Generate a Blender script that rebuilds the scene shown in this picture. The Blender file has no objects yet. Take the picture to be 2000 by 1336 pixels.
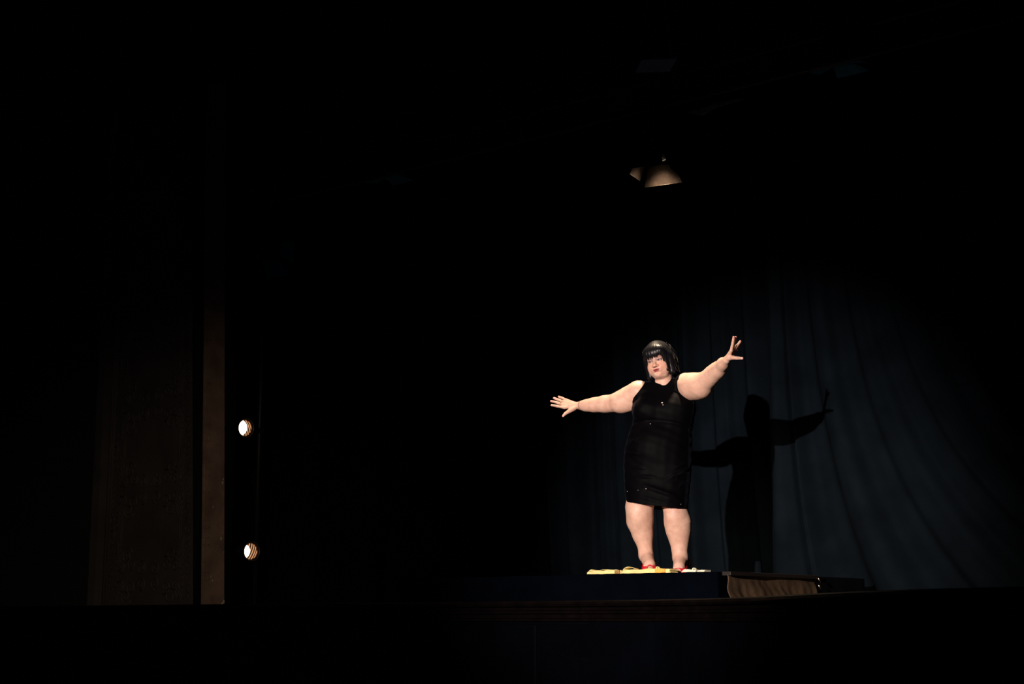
import bpy, math, random
import numpy as np
from mathutils import Vector, Matrix, Quaternion

# ------------------------------------------------------------------ camera
EYE = 1.10                                   # seated eye height in the hall
FPX = 3000.0
YAW = math.radians(39.1)                     # camera turned to stage right
TANP = 544.0 / 3000.0
PITCH = math.atan(TANP)
CP, SP = math.cos(PITCH), math.sin(PITCH)
C = bpy.context.scene.collection
sc = bpy.context.scene
cam_d = bpy.data.cameras.new('camera')
cam_d.sensor_width = 36.0
cam_d.lens = 36.0 * FPX / 2000.0
cam_d.clip_end = 200
cam = bpy.data.objects.new('camera', cam_d)
C.objects.link(cam)
cam.location = (0, 0, EYE)
cam.rotation_euler = (math.pi / 2 + PITCH, 0, YAW)
sc.camera = cam
# ------------------------------------------------------------------ world, lights, exposure
sc.view_settings.view_transform = 'Standard'
sc.view_settings.look = 'None'
sc.view_settings.gamma = 1
sc.view_settings.use_curve_mapping = False
sc.view_settings.exposure = 0.0
w = bpy.data.worlds.new('world')
sc.world = w
w.use_nodes = True
bg = w.node_tree.nodes['Background']
bg.inputs[0].default_value = (0.25, 0.5, 1.0, 1)
bg.inputs[1].default_value = 0.0035

def spot(name, loc, target, power, col, deg, blend=0.3, radius=0.05, parent=None):
    l = bpy.data.lights.new(name, 'SPOT')
    l.energy = power; l.color = col
    l.spot_size = math.radians(deg); l.spot_blend = blend
    l.shadow_soft_size = radius
    o = bpy.data.objects.new(name, l); C.objects.link(o)
    o.location = loc
    d = Vector(target) - Vector(loc)
    o.rotation_euler = d.to_track_quat('-Z', 'Y').to_euler()
    if parent: o.parent = parent
    return o

KEY_POS = (-2.4, -5.5, 3.55)
spot('follow_spot_light', KEY_POS, (-6.78, 11.65, 1.85), 15500, (1.0, 0.84, 0.74), 16.2, 1.0, 0.05)
# faint blue fill added from the hall side, not a real house lamp
spot('blue_fill_light', (-5.0, -9.0, 2.4), (-9.5, 9.0, 2.6), 26, (0.25, 0.5, 1.0), 52, 1.0, 0.3)
# dim warm fill added to brighten the proscenium pier, no lamp hangs there
spot('pier_fill_light', (-1.5, 0.5, 3.2), (-11.8, 9.7, 1.25), 660, (1.0, 0.78, 0.60), 26, 1.0, 0.2)

# ------------------------------------------------------------------ helpers
def cam_to_world(x, y, z):
    c, s = math.cos(YAW), math.sin(YAW)
    return Vector((x * c - y * s, x * s + y * c, z))

def ray(px, py, y):
    """world point seen at a pixel at forward distance y"""
    k = (668 - py) / 3000.0
    dz = y * (SP + k * CP) / (CP - k * SP)
    dep = y * CP + dz * SP
    return cam_to_world((px - 1000) * dep / 3000.0, y, EYE + dz)

def on_Y(px, py, Y):
    """point on the vertical plane world-Y = Y"""
    y = Y / math.cos(YAW)
    for _ in range(12):
        p = ray(px, py, y); y *= Y / p.y
    return ray(px, py, y)

def on_X(px, py, X):
    y = -X / math.sin(YAW)
    for _ in range(30):
        p = ray(px, py, y); y *= X / p.x
    return ray(px, py, y)

def tagit(o, label=None, cat=None, group=None, kind=None):
    if label: o['label'] = label
    if cat: o['category'] = cat
    if group: o['group'] = group
    if kind: o['kind'] = kind
    return o

def empty(name, loc=(0, 0, 0), rz=0):
    o = bpy.data.objects.new(name, None); C.objects.link(o)
    o.location = loc; o.rotation_euler = (0, 0, rz)
    o.empty_display_size = 0.1
    return o

class MB:
    def __init__(s): s.v = []; s.f = []; s.sm = []
    def add(s, vs, fs, smooth=False):
        n = len(s.v); s.v += [tuple(v) for v in vs]
        for f in fs: s.f.append(tuple(i + n for i in f)); s.sm.append(smooth)
    def box(s, c, size, M=None):
        x, y, z = [a / 2 for a in size]
        vs = [Vector((sx * x, sy * y, sz * z)) + Vector(c) for sx in (-1, 1) for sy in (-1, 1) for sz in (-1, 1)]
        if M is not None: vs = [M @ v for v in vs]
        s.add(vs, [(0, 1, 3, 2), (4, 6, 7, 5), (0, 4, 5, 1), (2, 3, 7, 6), (0, 2, 6, 4), (1, 5, 7, 3)])
    def tube(s, pts, r, n=8, caps=True):
        pts = [Vector(p) for p in pts]
        rs = r if isinstance(r, (list, tuple)) else [r] * len(pts)
        vs = []; fs = []; up = None
        for i, p in enumerate(pts):
            a = pts[max(i - 1, 0)]; b = pts[min(i + 1, len(pts) - 1)]
            t = (b - a).normalized()
            if up is None:
                up = Vector((0, 0, 1)) if abs(t.z) < 0.9 else Vector((1, 0, 0))
            u = (up - t * up.dot(t)).normalized(); v = t.cross(u); up = u
            for k in range(n):
                an = 2 * math.pi * k / n
                vs.append(p + (u * math.cos(an) + v * math.sin(an)) * rs[i])
        for i in range(len(pts) - 1):
            for k in range(n):
                a = i * n + k; b = i * n + (k + 1) % n
                fs.append((a, b, b + n, a + n))
        if caps:
            fs.append(tuple(range(n - 1, -1, -1)))
            fs.append(tuple((len(pts) - 1) * n + k for k in range(n)))
        s.add(vs, fs, True)
    def lathe(s, prof, n=28, M=None, closed=False):
        """prof: (radius, z) list, around Z"""
        vs = []; fs = []
        for r, z in prof:
            for k in range(n):
                an = 2 * math.pi * k / n
                vs.append(Vector((r * math.cos(an), r * math.sin(an), z)))
        if M is not None: vs = [M @ v for v in vs]
        m = len(prof)
        for i in range(m if closed else m - 1):
            j = (i + 1) % m
            for k in range(n):
                fs.append((i * n + k, i * n + (k + 1) % n, j * n + (k + 1) % n, j * n + k))
        s.add(vs, fs, True)
    def slab(s, quad, t):
        """a plate of thickness t on four points"""
        q = [Vector(p) for p in quad]
        nrm = (q[1] - q[0]).cross(q[3] - q[0]).normalized() * t
        s.add(q + [p + nrm for p in q], [(3, 2, 1, 0), (4, 5, 6, 7), (0, 1, 5, 4), (1, 2, 6, 5), (2, 3, 7, 6), (3, 0, 4, 7)])
    def build(s, name, mat, parent=None, bevel=0, M=None):
        me = bpy.data.meshes.new(name)
        vs = s.v if M is None else [tuple(M @ Vector(v)) for v in s.v]
        me.from_pydata(vs, [], s.f)
        me.polygons.foreach_set('use_smooth', s.sm)
        me.materials.append(mat); me.update()
        o = bpy.data.objects.new(name, me); C.objects.link(o)
        if parent: o.parent = parent
        if bevel:
            b = o.modifiers.new('bevel', 'BEVEL'); b.width = bevel; b.segments = 2; b.limit_method = 'ANGLE'
        return o

def mat(name, col, rough=0.6, metal=0, spec=0.5, noise=None, bump=None, sheen=0, sheen_col=None, sheen_rough=0.3, emis=None):
    m = bpy.data.materials.new(name); m.use_nodes = True
    nt = m.node_tree; b = nt.nodes['Principled BSDF']
    b.inputs['Base Color'].default_value = (*col, 1)
    b.inputs['Roughness'].default_value = rough
    b.inputs['Metallic'].default_value = metal
    b.inputs['Specular IOR Level'].default_value = spec
    if sheen:
        b.inputs['Sheen Weight'].default_value = sheen
        b.inputs['Sheen Roughness'].default_value = sheen_rough
        b.inputs['Sheen Tint'].default_value = (*(sheen_col or (1, 1, 1)), 1)
    tc = nt.nodes.new('ShaderNodeTexCoord')
    if noise:
        scale, amt = noise
        n = nt.nodes.new('ShaderNodeTexNoise'); n.inputs['Scale'].default_value = scale; n.inputs['Detail'].default_value = 5
        nt.links.new(tc.outputs['Object'], n.inputs['Vector'])
        r = nt.nodes.new('ShaderNodeValToRGB')
        r.color_ramp.elements[0].position = 0.3; r.color_ramp.elements[1].position = 0.7
        r.color_ramp.elements[0].color = (*[c * (1 - amt) for c in col], 1)
        r.color_ramp.elements[1].color = (*[min(1, c * (1 + amt)) for c in col], 1)
        nt.links.new(n.outputs['Fac'], r.inputs['Fac']); nt.links.new(r.outputs['Color'], b.inputs['Base Color'])
    if bump:
        scale, st = bump
        n2 = nt.nodes.new('ShaderNodeTexNoise'); n2.inputs['Scale'].default_value = scale; n2.inputs['Detail'].default_value = 4
        nt.links.new(tc.outputs['Object'], n2.inputs['Vector'])
        bp = nt.nodes.new('ShaderNodeBump'); bp.inputs['Strength'].default_value = st; bp.inputs['Distance'].default_value = 0.01
        nt.links.new(n2.outputs['Fac'], bp.inputs['Height']); nt.links.new(bp.outputs['Normal'], b.inputs['Normal'])
    if emis:
        b.inputs['Emission Color'].default_value = (*emis[0], 1); b.inputs['Emission Strength'].default_value = emis[1]
    return m

M_drape = mat('black_drape', (0.0036, 0.0058, 0.0086), 0.9, spec=0.012, noise=(3, 0.25), bump=(60, 0.15))
M_wing = mat('wing_drape', (0.003, 0.003, 0.004), 0.95, spec=0.05, bump=(60, 0.15))
M_cover = mat('riser_cover', (0.0007, 0.0013, 0.0030), 0.9, spec=0.01, noise=(5, 0.3), bump=(25, 0.3))
M_stagefloor = mat('stage_boards', (0.010, 0.007, 0.006), 0.6, spec=0.3, noise=(2, 0.4))
M_nosing = mat('worn_nosing', (0.0022, 0.0013, 0.0013), 0.6, spec=0.03, noise=(9, 0.5), bump=(20, 0.3))
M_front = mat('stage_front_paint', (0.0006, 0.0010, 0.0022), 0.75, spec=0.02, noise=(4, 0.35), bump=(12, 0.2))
M_plaster = mat('brown_plaster', (0.062, 0.052, 0.046), 0.75, spec=0.25, noise=(3, 0.2), bump=(40, 0.25))
M_plaster_lit = mat('reveal_plaster_lit', (0.25, 0.17, 0.125), 0.7, spec=0.25, noise=(5, 0.3), bump=(30, 0.3))  # paler than the pier plaster: light on the stage-side face put into the colour
M_chip = mat('chipped_plaster', (0.6, 0.42, 0.28), 0.8)
M_black = mat('black_paint', (0.004, 0.004, 0.004), 0.8, spec=0.1)
M_metal = mat('lantern_black', (0.012, 0.012, 0.013), 0.5, metal=0.0, spec=0.5)
M_screw = mat('bright_screw', (0.75, 0.6, 0.5), 0.3, metal=1.0)
M_flap = mat('flap_steel', (0.0160, 0.0115, 0.0090), 0.55, metal=0.0, spec=.1, noise=(12, 0.35), bump=(40, 0.2))
M_flapblue = mat('flap_blue_steel', (0.05, 0.32, 0.6), 0.5, metal=0.0, noise=(12, 0.3))
M_pipe = mat('batten_steel', (0.03, 0.035, 0.04), 0.5, metal=0.5)
M_brown = mat('brown_cloth', (0.075, 0.046, 0.026), 0.6, spec=0.3, noise=(6, 0.35), bump=(14, 0.5))
M_border = mat('border_cloth', (0.010, 0.014, 0.014), 0.9, spec=0.1, noise=(3, 0.3))
M_red = mat('red_leather', (0.55, 0.012, 0.025), 0.35, spec=0.5)
M_gold = mat('gold', (0.9, 0.6, 0.3), 0.2, metal=1.0)
M_gem = mat('glass_stone', (1.0, 0.85, 0.75), 0.15, spec=1.0)

# ------------------------------------------------------------------ levels
ZST = 1.235                                    # stage floor
ZPL = EYE + 0.331                              # riser top
LIP = 8.90                                     # world Y of the straight lip

# ------------------------------------------------------------------ stage
edge = [(-17.0, LIP), (-9.0, LIP - 0.02), (-6.6, LIP - 0.02), (-5.9, 8.78), (-5.3, 8.52), (-4.7, 8.10), (-4.1, 7.50), (-3.5, 6.95), (-2.9, 6.55), (-2.2, 6.3), (-1.2, 6.1), (3.0, 6.0)]
def offset(poly, d):
    out = []
    for i, p in enumerate(poly):
        a = Vector(poly[max(i - 1, 0)]); b = Vector(poly[min(i + 1, len(poly) - 1)])
        t = (b - a).normalized(); n = Vector((t.y, -t.x))    # outward = towards the hall
        q = Vector(p) + n * d; out.append((q.x, q.y))
    return out
def sweep_edge(profile):
    """profile (outward offset, z) points swept along the stage edge"""
    m = MB(); vs = []; fs = []; n = len(edge); k = len(profile)
    for d, z in profile:
        for x, y in offset(edge, d): vs.append((x, y, z))
    for j in range(k - 1):
        for i in range(n - 1):
            fs.append((j * n + i, j * n + i + 1, (j + 1) * n + i + 1, (j + 1) * n + i))
    m.add(vs, fs); return m
m = MB(); n = len(edge); top = [(x, y, ZST) for x, y in edge] + [(3.0, 14.5, ZST), (-17.0, 14.5, ZST)]
bot = [(x, y, ZST - 0.12) for x, y, z in top]; k = len(top)
m.add(top + bot, [tuple(range(k)), tuple(range(2 * k - 1, k - 1, -1))] + [(i, k + i, k + (i + 1) % k, (i + 1) % k) for i in range(k)])
tagit(m.build('floor', M_stagefloor), 'dark wooden stage floor behind the moulded stage edge', kind='structure')
m = sweep_edge([(0, ZST + 0.002), (0.02, ZST + 0.004), (0.045, ZST - 0.004), (0.052, ZST - 0.02), (0.045, ZST - 0.036), (0.012, ZST - 0.044), (0.012, ZST - 0.062), (0.03, ZST - 0.070), (0.03, ZST - 0.085), (0.006, ZST - 0.092), (0.006, ZST - 0.118), (0.02, ZST - 0.125), (0.02, ZST - 0.14), (0, ZST - 0.145)])
tagit(m.build('trim_1', M_nosing), 'worn moulded edge running along the front of the stage', kind='structure')
m = sweep_edge([(0.0, ZST - 0.12), (0.0, 0.0)])
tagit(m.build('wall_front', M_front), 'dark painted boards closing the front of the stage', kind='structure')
# seams and battens on the stage front
m = MB()
for px in (700, 884, 1045, 1192, 1400):
    a = on_Y(px, 1222, LIP - 0.03); m.box((a.x, LIP - 0.024, (a.z) / 2), (0.02, 0.012, a.z))
for px0, px1, py0, py1 in ((1050, 1180, 1272, 1295), (850, 890, 1262, 1264), (1064, 1080, 1266, 1266), (884, 1380, 1220, 1216)):
    a = on_Y(px0, py0, LIP - 0.03); b = on_Y(px1, py1, LIP - 0.03); m.tube([a, b], 0.003, 5)
tagit(m.build('trim_2', mat('seam_paint', (0.0016, 0.0022, 0.0038), 0.7, spec=.03)), 'thin seams and scratches on the boards of the stage front', kind='structure')
m = MB(); m.add([(-20, -8, 0), (6, -8, 0), (6, 9.2, 0), (-20, 9.2, 0)], [(0, 1, 2, 3)])
tagit(m.build('floor_hall', mat('hall_carpet', (0.01, 0.006, 0.006), 0.95)), 'dark floor of the auditorium in front of the stage', kind='structure')
# back and side walls of the stage house, and its ceiling
m = MB(); m.box((-7.0, 14.56, 4.6), (20.2, 0.12, 7.0)); tagit(m.build('wall_back', M_black), 'black back wall of the stage house', kind='structure')
m = MB(); m.box((3.06, 10.3, 4.6), (0.12, 8.6, 7.0)); tagit(m.build('wall_right', M_black), 'black right wall of the stage house', kind='structure')
m = MB(); m.box((-7.0, 11.9, 8.16), (20.2, 5.4, 0.12)); tagit(m.build('ceiling', M_black), 'black ceiling over the stage', kind='structure')

# ------------------------------------------------------------------ proscenium pier (left)
YP = 9.50
XR = on_Y(369, 1180, YP).x
XL = on_Y(200, 1180, YP).x
XO = on_Y(178, 1180, YP).x
ZT = 7.9
m = MB()
pt_ = on_Y(368, 500, YP)
XRT = XR + (pt_.x - XR) * (ZT - ZST) / (pt_.z - ZST)      # the pier narrows a little upwards
xr = lambda z: XR + (XRT - XR) * (z - ZST) / (ZT - ZST)
m.add([(XL, YP + .02, ZST), (XR, YP + .02, ZST), (XR, YP + .05, ZST), (XL, YP + .2, ZST), (XL, YP + .02, ZT), (XRT, YP + .02, ZT), (XRT, YP + .05, ZT), (XL, YP + .2, ZT)],
      [(0, 1, 5, 4), (1, 2, 6, 5), (2, 3, 7, 6), (3, 0, 4, 7), (4, 5, 6, 7), (3, 2, 1, 0)])       # panel body
tagit(m.build('wall_left', M_plaster), 'brown ornamented pier at the left of the stage opening', kind='structure')
m = MB(); m.box((-15.4, 9.62, 6.0), (2 * (-15.4 - XO) * -1, 0.2, 12.0))
tagit(m.build('wall_auditorium', mat('hall_wall', (0.006, 0.004, 0.004), 0.9)), 'dark auditorium wall left of the ornamented pier', kind='structure')
m = MB(); m.box(((XO + 6) / 2, 9.62, 10.0), (6 - XO, 0.2, 4.1))
tagit(m.build('wall_header', M_black), 'black wall above the stage opening', kind='structure')
# outer moulding strip left of the panel: rounded fillets
m = MB()
wd = XL - XO
def vstrip(mb, x0, x1, y0, y1, z0=ZST, z1=ZT): mb.box(((x0 + x1) / 2, (y0 + y1) / 2, (z0 + z1) / 2), (x1 - x0, y1 - y0, z1 - z0))
vstrip(m, XO, XO + wd * .62, YP - 0.05, YP + 0.2)
vstrip(m, XO + wd * .62, XO + wd * .86, YP + 0.06, YP + 0.2)
m.tube([(XO + wd * .95, YP + 0.03, ZST), (XO + wd * .95, YP + 0.03, ZT)], 0.03, 10)
m.tube([(XO + wd * 1.22, YP + 0.015, ZST), (XO + wd * 1.22, YP + 0.015, ZT)], 0.018, 10)
tagit(m.build('trim_3', M_plaster), 'plain moulding strip along the outer edge of the pier', kind='structure')

# relief: scroll ornament repeated up the panel
def spiral(cx, cz, r0, turns, start, cw=1, n=22):
    out = []
    for i in range(n):
        t = i / (n - 1); a = start + cw * turns * 2 * math.pi * t; r = r0 * (1 - t) ** 0.85 + 0.006
        out.append((cx + r * math.cos(a), cz + r * math.sin(a)))
    return out
m = MB()
px_ = lambda u: XL + u * (xr(zc) - XL)
YR = YP + 0.018
def rel(pts2, r): m.tube([(x, YR, z) for x, z in pts2], r, 6)
PER = 0.845
z0 = on_Y(290, 955, YP).z                      # centre of one ornament band
zc = z0 - 2 * PER
while zc < ZT - 0.4:
    if zc > ZST - 0.3:
        ok = lambda z: z > ZST + 0.03
        for side in (-1, 1):                    # the four corner scrolls
            cx = px_(0.245 if side < 0 else 0.80)
            for up in (-1, 1):
                for (dx, dz, r0, tr, st) in ((0.02, 0.20, 0.085, 1.5, 0.3), (0.10, 0.115, 0.065, 1.4, 2.0), (-0.07, 0.10, 0.055, 1.3, 4.0)):
                    c0 = (cx - side * dx, zc + up * dz)
                    if c0[1] - r0 > ZST + .01: rel(spiral(c0[0], c0[1], r0, tr, st * up, -side * up), 0.011)
                for q in range(4):              # fanned leaves
                    pts = []
                    for t in np.linspace(0, 1, 9):
                        x = cx + side * (0.03 + 0.13 * t) ; z = zc + up * (0.05 + 0.05 * q + 0.17 * t * t + 0.02 * math.sin(3 * t))
                        pts.append((x, z))
                    if min(p[1] for p in pts) > ZST + .02: rel(pts, [0.012, .013, .013, .013, .012, .011, .010, .008, .004])
        for dx in (-0.11, 0.11):                # central volutes
            for up in (-1, 1):
                if zc - .14 > ZST: rel(spiral(px_(0.52) + dx, zc + up * 0.075, 0.062, 1.6, math.pi / 2 * up, np.sign(dx) * up), 0.011)
        for ux in (0.17, 0.86):                 # plain frame lines between bands
            za, zb_ = max(zc + 0.25, ZST + .02), zc + PER - 0.25
            rel([(px_(ux), za), (px_(ux), zb_)], 0.010)
            rel([(px_(ux) + 0.025, za), (px_(ux) + 0.025, zb_)], 0.006)
        for ux in (0.045, 0.14, 0.90, .975):
            for q in range(10):
                zz = zc + (q - 4.5) * .055
                if zz > ZST + .05: rel(spiral(px_(ux), zz, 0.022, .8, q + ux * 9, 1, 9), 0.007)
        for q in range(5):                      # wavy border between bands
            zz = zc + 0.27 + q * 0.075
            if zz > ZST + .1:
                rel(spiral(px_(0.07), zz, 0.035, 1.0, q, 1 if q % 2 else -1, 12), 0.009)
                rel(spiral(px_(0.95), zz, 0.032, 1.0, q, -1 if q % 2 else 1, 12), 0.008)
    zc += PER
tagit(m.build('trim_4', M_plaster), 'carved scroll relief repeating up the face of the pier', kind='structure')
# black recess and warm reveal strip of the pier (side face, towards the stage)
ZB, ZA = 1180, 480
def side_pt(px, py): return on_X(px, py, XR)
m = MB()
m.add([(XR - .02, YP + .05, ZST), (XR - .02, YP + .52, ZST), (XR - .3, YP + .52, ZST), (XR - .3, YP + .05, ZST), (XRT - .02, YP + .05, ZT), (XR - .02, YP + .52, ZT), (XR - .3, YP + .52, ZT), (XR - .3, YP + .05, ZT)],
      [(0, 1, 5, 4), (1, 2, 6, 5), (2, 3, 7, 6), (3, 0, 4, 7), (4, 5, 6, 7), (3, 2, 1, 0)])
tagit(m.build('trim_5', M_black), 'black recess between the pier face and its reveal', kind='structure')
m = MB()
a0 = side_pt(395, 1184); a1 = side_pt(402, 480); b0 = side_pt(438, 1184); b1 = side_pt(439, 480)
def at_z(p, q, z): t = (z - p.z) / (q.z - p.z); return p.y + (q.y - p.y) * t
ya0, ya1, yb0, yb1 = at_z(a0, a1, ZST), at_z(a0, a1, ZT), at_z(b0, b1, ZST), at_z(b0, b1, ZT)
X2 = XR - 0.019
m.add([(XR, ya0, ZST), (XR, yb0, ZST), (X2, yb0, ZST), (X2, ya0, ZST), (XR, ya1, ZT), (XR, yb1, ZT), (X2, yb1, ZT), (X2, ya1, ZT)],
      [(0, 1, 5, 4), (1, 2, 6, 5), (2, 3, 7, 6), (3, 0, 4, 7), (4, 5, 6, 7), (3, 2, 1, 0)])
tagit(m.build('wall_reveal', M_plaster_lit), 'warm brown reveal strip on the stage side of the pier', kind='structure')
m = MB(); mc = MB(); rnd = random.Random(4)
for i in range(20):                              # toothed edge of the embossed paper on the reveal
    z = ZST + 0.25 + i * 0.166
    y = at_z(a0, a1, z)
    if i % 3 != 1:
        m.box((XR + 0.003, y + 0.035, z), (0.008, 0.07, 0.014)); m.box((XR + 0.003, y + 0.035, z + .07), (0.008, 0.07, 0.010))
        m.box((XR + 0.003, y + 0.07, z + .035), (0.008, 0.010, 0.08))
    m.tube([(XR + .001, y + 0.01 + 0.010 * math.sin(q * 1.3), z + 0.166 * q / 6) for q in range(7)], 0.006, 5)
tagit(m.build('trim_6', M_plaster_lit), 'broken embossed edging down the reveal strip', kind='structure')
for px, py, r in ((435, 943, .018), (436, 936, .012), (416, 990, .012), (432, 1052, .02), (412, 1126, .01), (415, 1134, .012), (434, 1182, .03), (437, 1175, .02), (435, 1040, .008), (437, 1078, .008)):
    p = on_X(px, py, XR)
    M_ = Matrix.Translation((XR + .002, p.y, p.z)) @ Matrix.Diagonal((.25, .6, 1, 1)).to_4x4()
    mc.lathe([(0.001, -r), (r * .8, -r * .6), (r, 0), (r * .6, r * .7), (.001, r)], 7, M_)
tagit(mc.build('trim_7', M_chip), 'small pale chips in the reveal strip', kind='structure')

# ------------------------------------------------------------------ curtains
YC = 11.65
def curtain(name, x0, x1, ybase, fan_x, seed, m_, label, z1=7.6, amp=0.07, wl=0.42, flare=0.35, z0=ZST + .01, nx=620, nz=90, lean=0.0, fan=0.0, seam=None):
    rn = np.random.RandomState(seed)
    u = np.linspace(0, 1, nx); zz = np.linspace(0, 1, nz)
    U, Z = np.meshgrid(u, zz)                     # Z=0 hem
    Hh = z1 - z0
    X = x0 + (x1 - x0) * U
    low = (1 - Z) ** 5
    ph = (X - fan_x) * 2 * math.pi / wl
    y = np.zeros_like(X)
    for kf in range(4):
        f = [1, 0.53, 1.71, 0.27][kf]; a = [1, .8, .22, .9][kf]; p = rn.rand() * 6.28
        y += a * np.tanh([1.7, 1.8, 1, 1.3][kf] * np.sin(ph * f + p + 1.1 * np.sin(X * (1.3 + kf * .5) + p) + .5 * np.sin(Z * 2.5 + p)))
    y = amp * (1 + fan * low) * y
    Xs = x0 + (X - x0) * (1 + fan * low) + lean * low
    Yw = ybase + y - flare * 0.35 * low
    if seam is not None: Yw = Yw + .05 * np.exp(-((X - x0 - seam) / .007) ** 2)
    V = np.stack([Xs, Yw, z0 + Hh * Z], -1).reshape(-1, 3)
    ii, jj = np.meshgrid(np.arange(nx - 1), np.arange(nz - 1)); a = (jj * nx + ii).ravel()
    F = np.stack([a, a + 1, a + nx + 1, a + nx], -1)
    me = bpy.data.meshes.new(name); me.from_pydata(V.tolist(), [], F.tolist())
    me.polygons.foreach_set('use_smooth', [True] * len(F)); me.materials.append(m_)
    o = bpy.data.objects.new(name, me); C.objects.link(o)
    so = o.modifiers.new('thick', 'SOLIDIFY'); so.thickness = 0.006
    return tagit(o, label, 'curtain')
XSEAM = on_Y(1507, 950, YC).x
USEAM = (on_Y(1600, 1117, YC).x - XSEAM - .03) / 2.8
curtain('stage_curtain', XSEAM, XSEAM + 2.6, YC, XSEAM + 0.4, 3, M_drape, 'black stage curtain panel fanning out to the right, with a thin vertical seam', wl=0.33, amp=.040, lean=.03, fan=1.8, seam=USEAM)
curtain('stage_curtain', XSEAM - 3.3, XSEAM + .05, YC + 0.42, XSEAM - 1, 8, M_drape, 'black stage curtain panel hanging directly behind the performer', wl=0.36, amp=.065, lean=.18)
curtain('stage_curtain', XSEAM - 6.6, XSEAM - 3.33, YC + 0.75, XSEAM - 4, 12, M_wing, 'unlit black stage curtain panel in the middle of the stage', wl=0.5)
curtain('wing_curtain', XSEAM - 10.3, XSEAM - 6.65, YC + 1.3, XSEAM - 8, 15, M_wing, 'unlit black wing curtain behind the two side lamps', wl=0.45)
# borders overhead
def border(x0, x1, y, ztop, zbot, seed, label):
    m = MB(); rn = random.Random(seed); n = 120; vs = []; fs = []
    for i in range(n + 1):
        x = x0 + (x1 - x0) * i / n; yy = y + 0.035 * math.sin(x * 14) + 0.02 * math.sin(x * 5.3)
        vs += [(x, yy, ztop), (x, yy, zbot + 0.02 * math.sin(x * 3.1) + 0.01 * math.sin(x * 9))]
    fs = [(2 * i, 2 * i + 1, 2 * i + 3, 2 * i + 2) for i in range(n)]
    m.add(vs, fs, True); o = m.build('border_curtain', M_border)
    so = o.modifiers.new('thick', 'SOLIDIFY'); so.thickness = 0.006
    return tagit(o, label, 'curtain')
YB = 9.62
zb = on_Y(1278, 210, YB).z                      # batten height
border(-12.5, 2.6, YB + 0.45, 8.05, zb - 0.10 + .35, 1, 'black border curtain hanging just behind the lighting batten')
border(-12.5, 2.6, YB - 0.75, 8.05, zb + 1.0, 2, 'black border curtain nearest the audience, high above the stage')

# ------------------------------------------------------------------ risers
def cloth_box(name, x0, x1, y0, y1, z0, z1, mt, seed, parent=None, wr=0.006, taper=0.0, corner=0.0, n=46):
    rn = np.random.RandomState(seed); ph = rn.rand(8) * 6.28
    vs = []; fs = []
    def wrk(p, s_):
        x, y, z = p
        return wr * (math.sin(9 * x + 4 * z + ph[0] + s_) + .6 * math.sin(23 * x - 17 * z + ph[1]) + .6 * math.sin(19 * y + 12 * z + ph[2]))
    m = MB()
    def patch(o, du, dv, nrm, nu, nv, s_):
        P = []
        for j in range(nv + 1):
            for i in range(nu + 1):
                p = Vector(o) + Vector(du) * (i / nu) + Vector(dv) * (j / nv)
                ed = min(i, nu - i, j * 1.0, nv - j)
                d = wrk(p, s_) * min(1, ed / 2)
                if corner and abs(nrm[1]) > .5:      # gathered corner folds
                    ce = max(0, 1 - (x1 - p.x) / 0.16)
                    d += corner * ce * math.sin((p.x - x1) * 120 + p.z * 45)  * min(1, ed / 2)
                P.append(p + Vector(nrm) * d)
        F = [(j * (nu + 1) + i, j * (nu + 1) + i + 1, (j + 1) * (nu + 1) + i + 1, (j + 1) * (nu + 1) + i) for j in range(nv) for i in range(nu)]
        m.add(P, F, True)
    L, D, H = x1 - x0, y1 - y0, z1 - z0
    nu = max(8, int(L * n)); nd = max(8, int(D * n)); nh = 14
    patch((x0, y0, z0), (L, 0, 0), (0, 0, H), (0, -1, 0), nu, nh, 0)
    patch((x1, y0, z0), (0, D, 0), (0, 0, H), (1, 0, 0), nd, nh, 1)
    patch((x1, y1, z0), (-L, 0, 0), (0, 0, H), (0, 1, 0), nu, nh, 2)
    patch((x0, y1, z0), (0, -D, 0), (0, 0, H), (-1, 0, 0), nd, nh, 3)
    patch((x0, y0, z1), (L, 0, 0), (0, D, 0), (0, 0, 1), nu // 3 + 2, nd // 3 + 2, 4)
    return m.build(name, mt, parent)
YPL = 9.217
pR = on_Y(1402, 1118, YPL); pL = on_Y(779, 1133, YPL)
X0, X1 = pL.x, pR.x
ris = cloth_box('stage_riser', X0, X1, YPL, YPL + 0.62, ZST + .003, ZPL, M_cover, 3, corner=0.03, wr=.003)
tagit(ris, 'long low riser covered in black cloth, the performer standing on it', 'riser')
# second riser with the brown skirt, turned along the right-hand side
def side_riser(name, pxa, pxb, dark, label, seed):
    t = empty(name, (0, 0, 0)); return t
pB = on_X(1590, 1122, X1 + 0.05)
t = empty('stage_riser', (X1 - 0.5, YPL + 1.3, ZST)); 
YB2 = pB.y
m = MB(); m.box((X1 - 0.36, (YPL + 0.66 + YB2) / 2, ZPL - 0.030), (0.76, YB2 - YPL - 0.66, 0.05))
IM = Matrix.Translation(-Vector(t.location))
m.build('deck', M_black, t, 0.008, IM)
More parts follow.
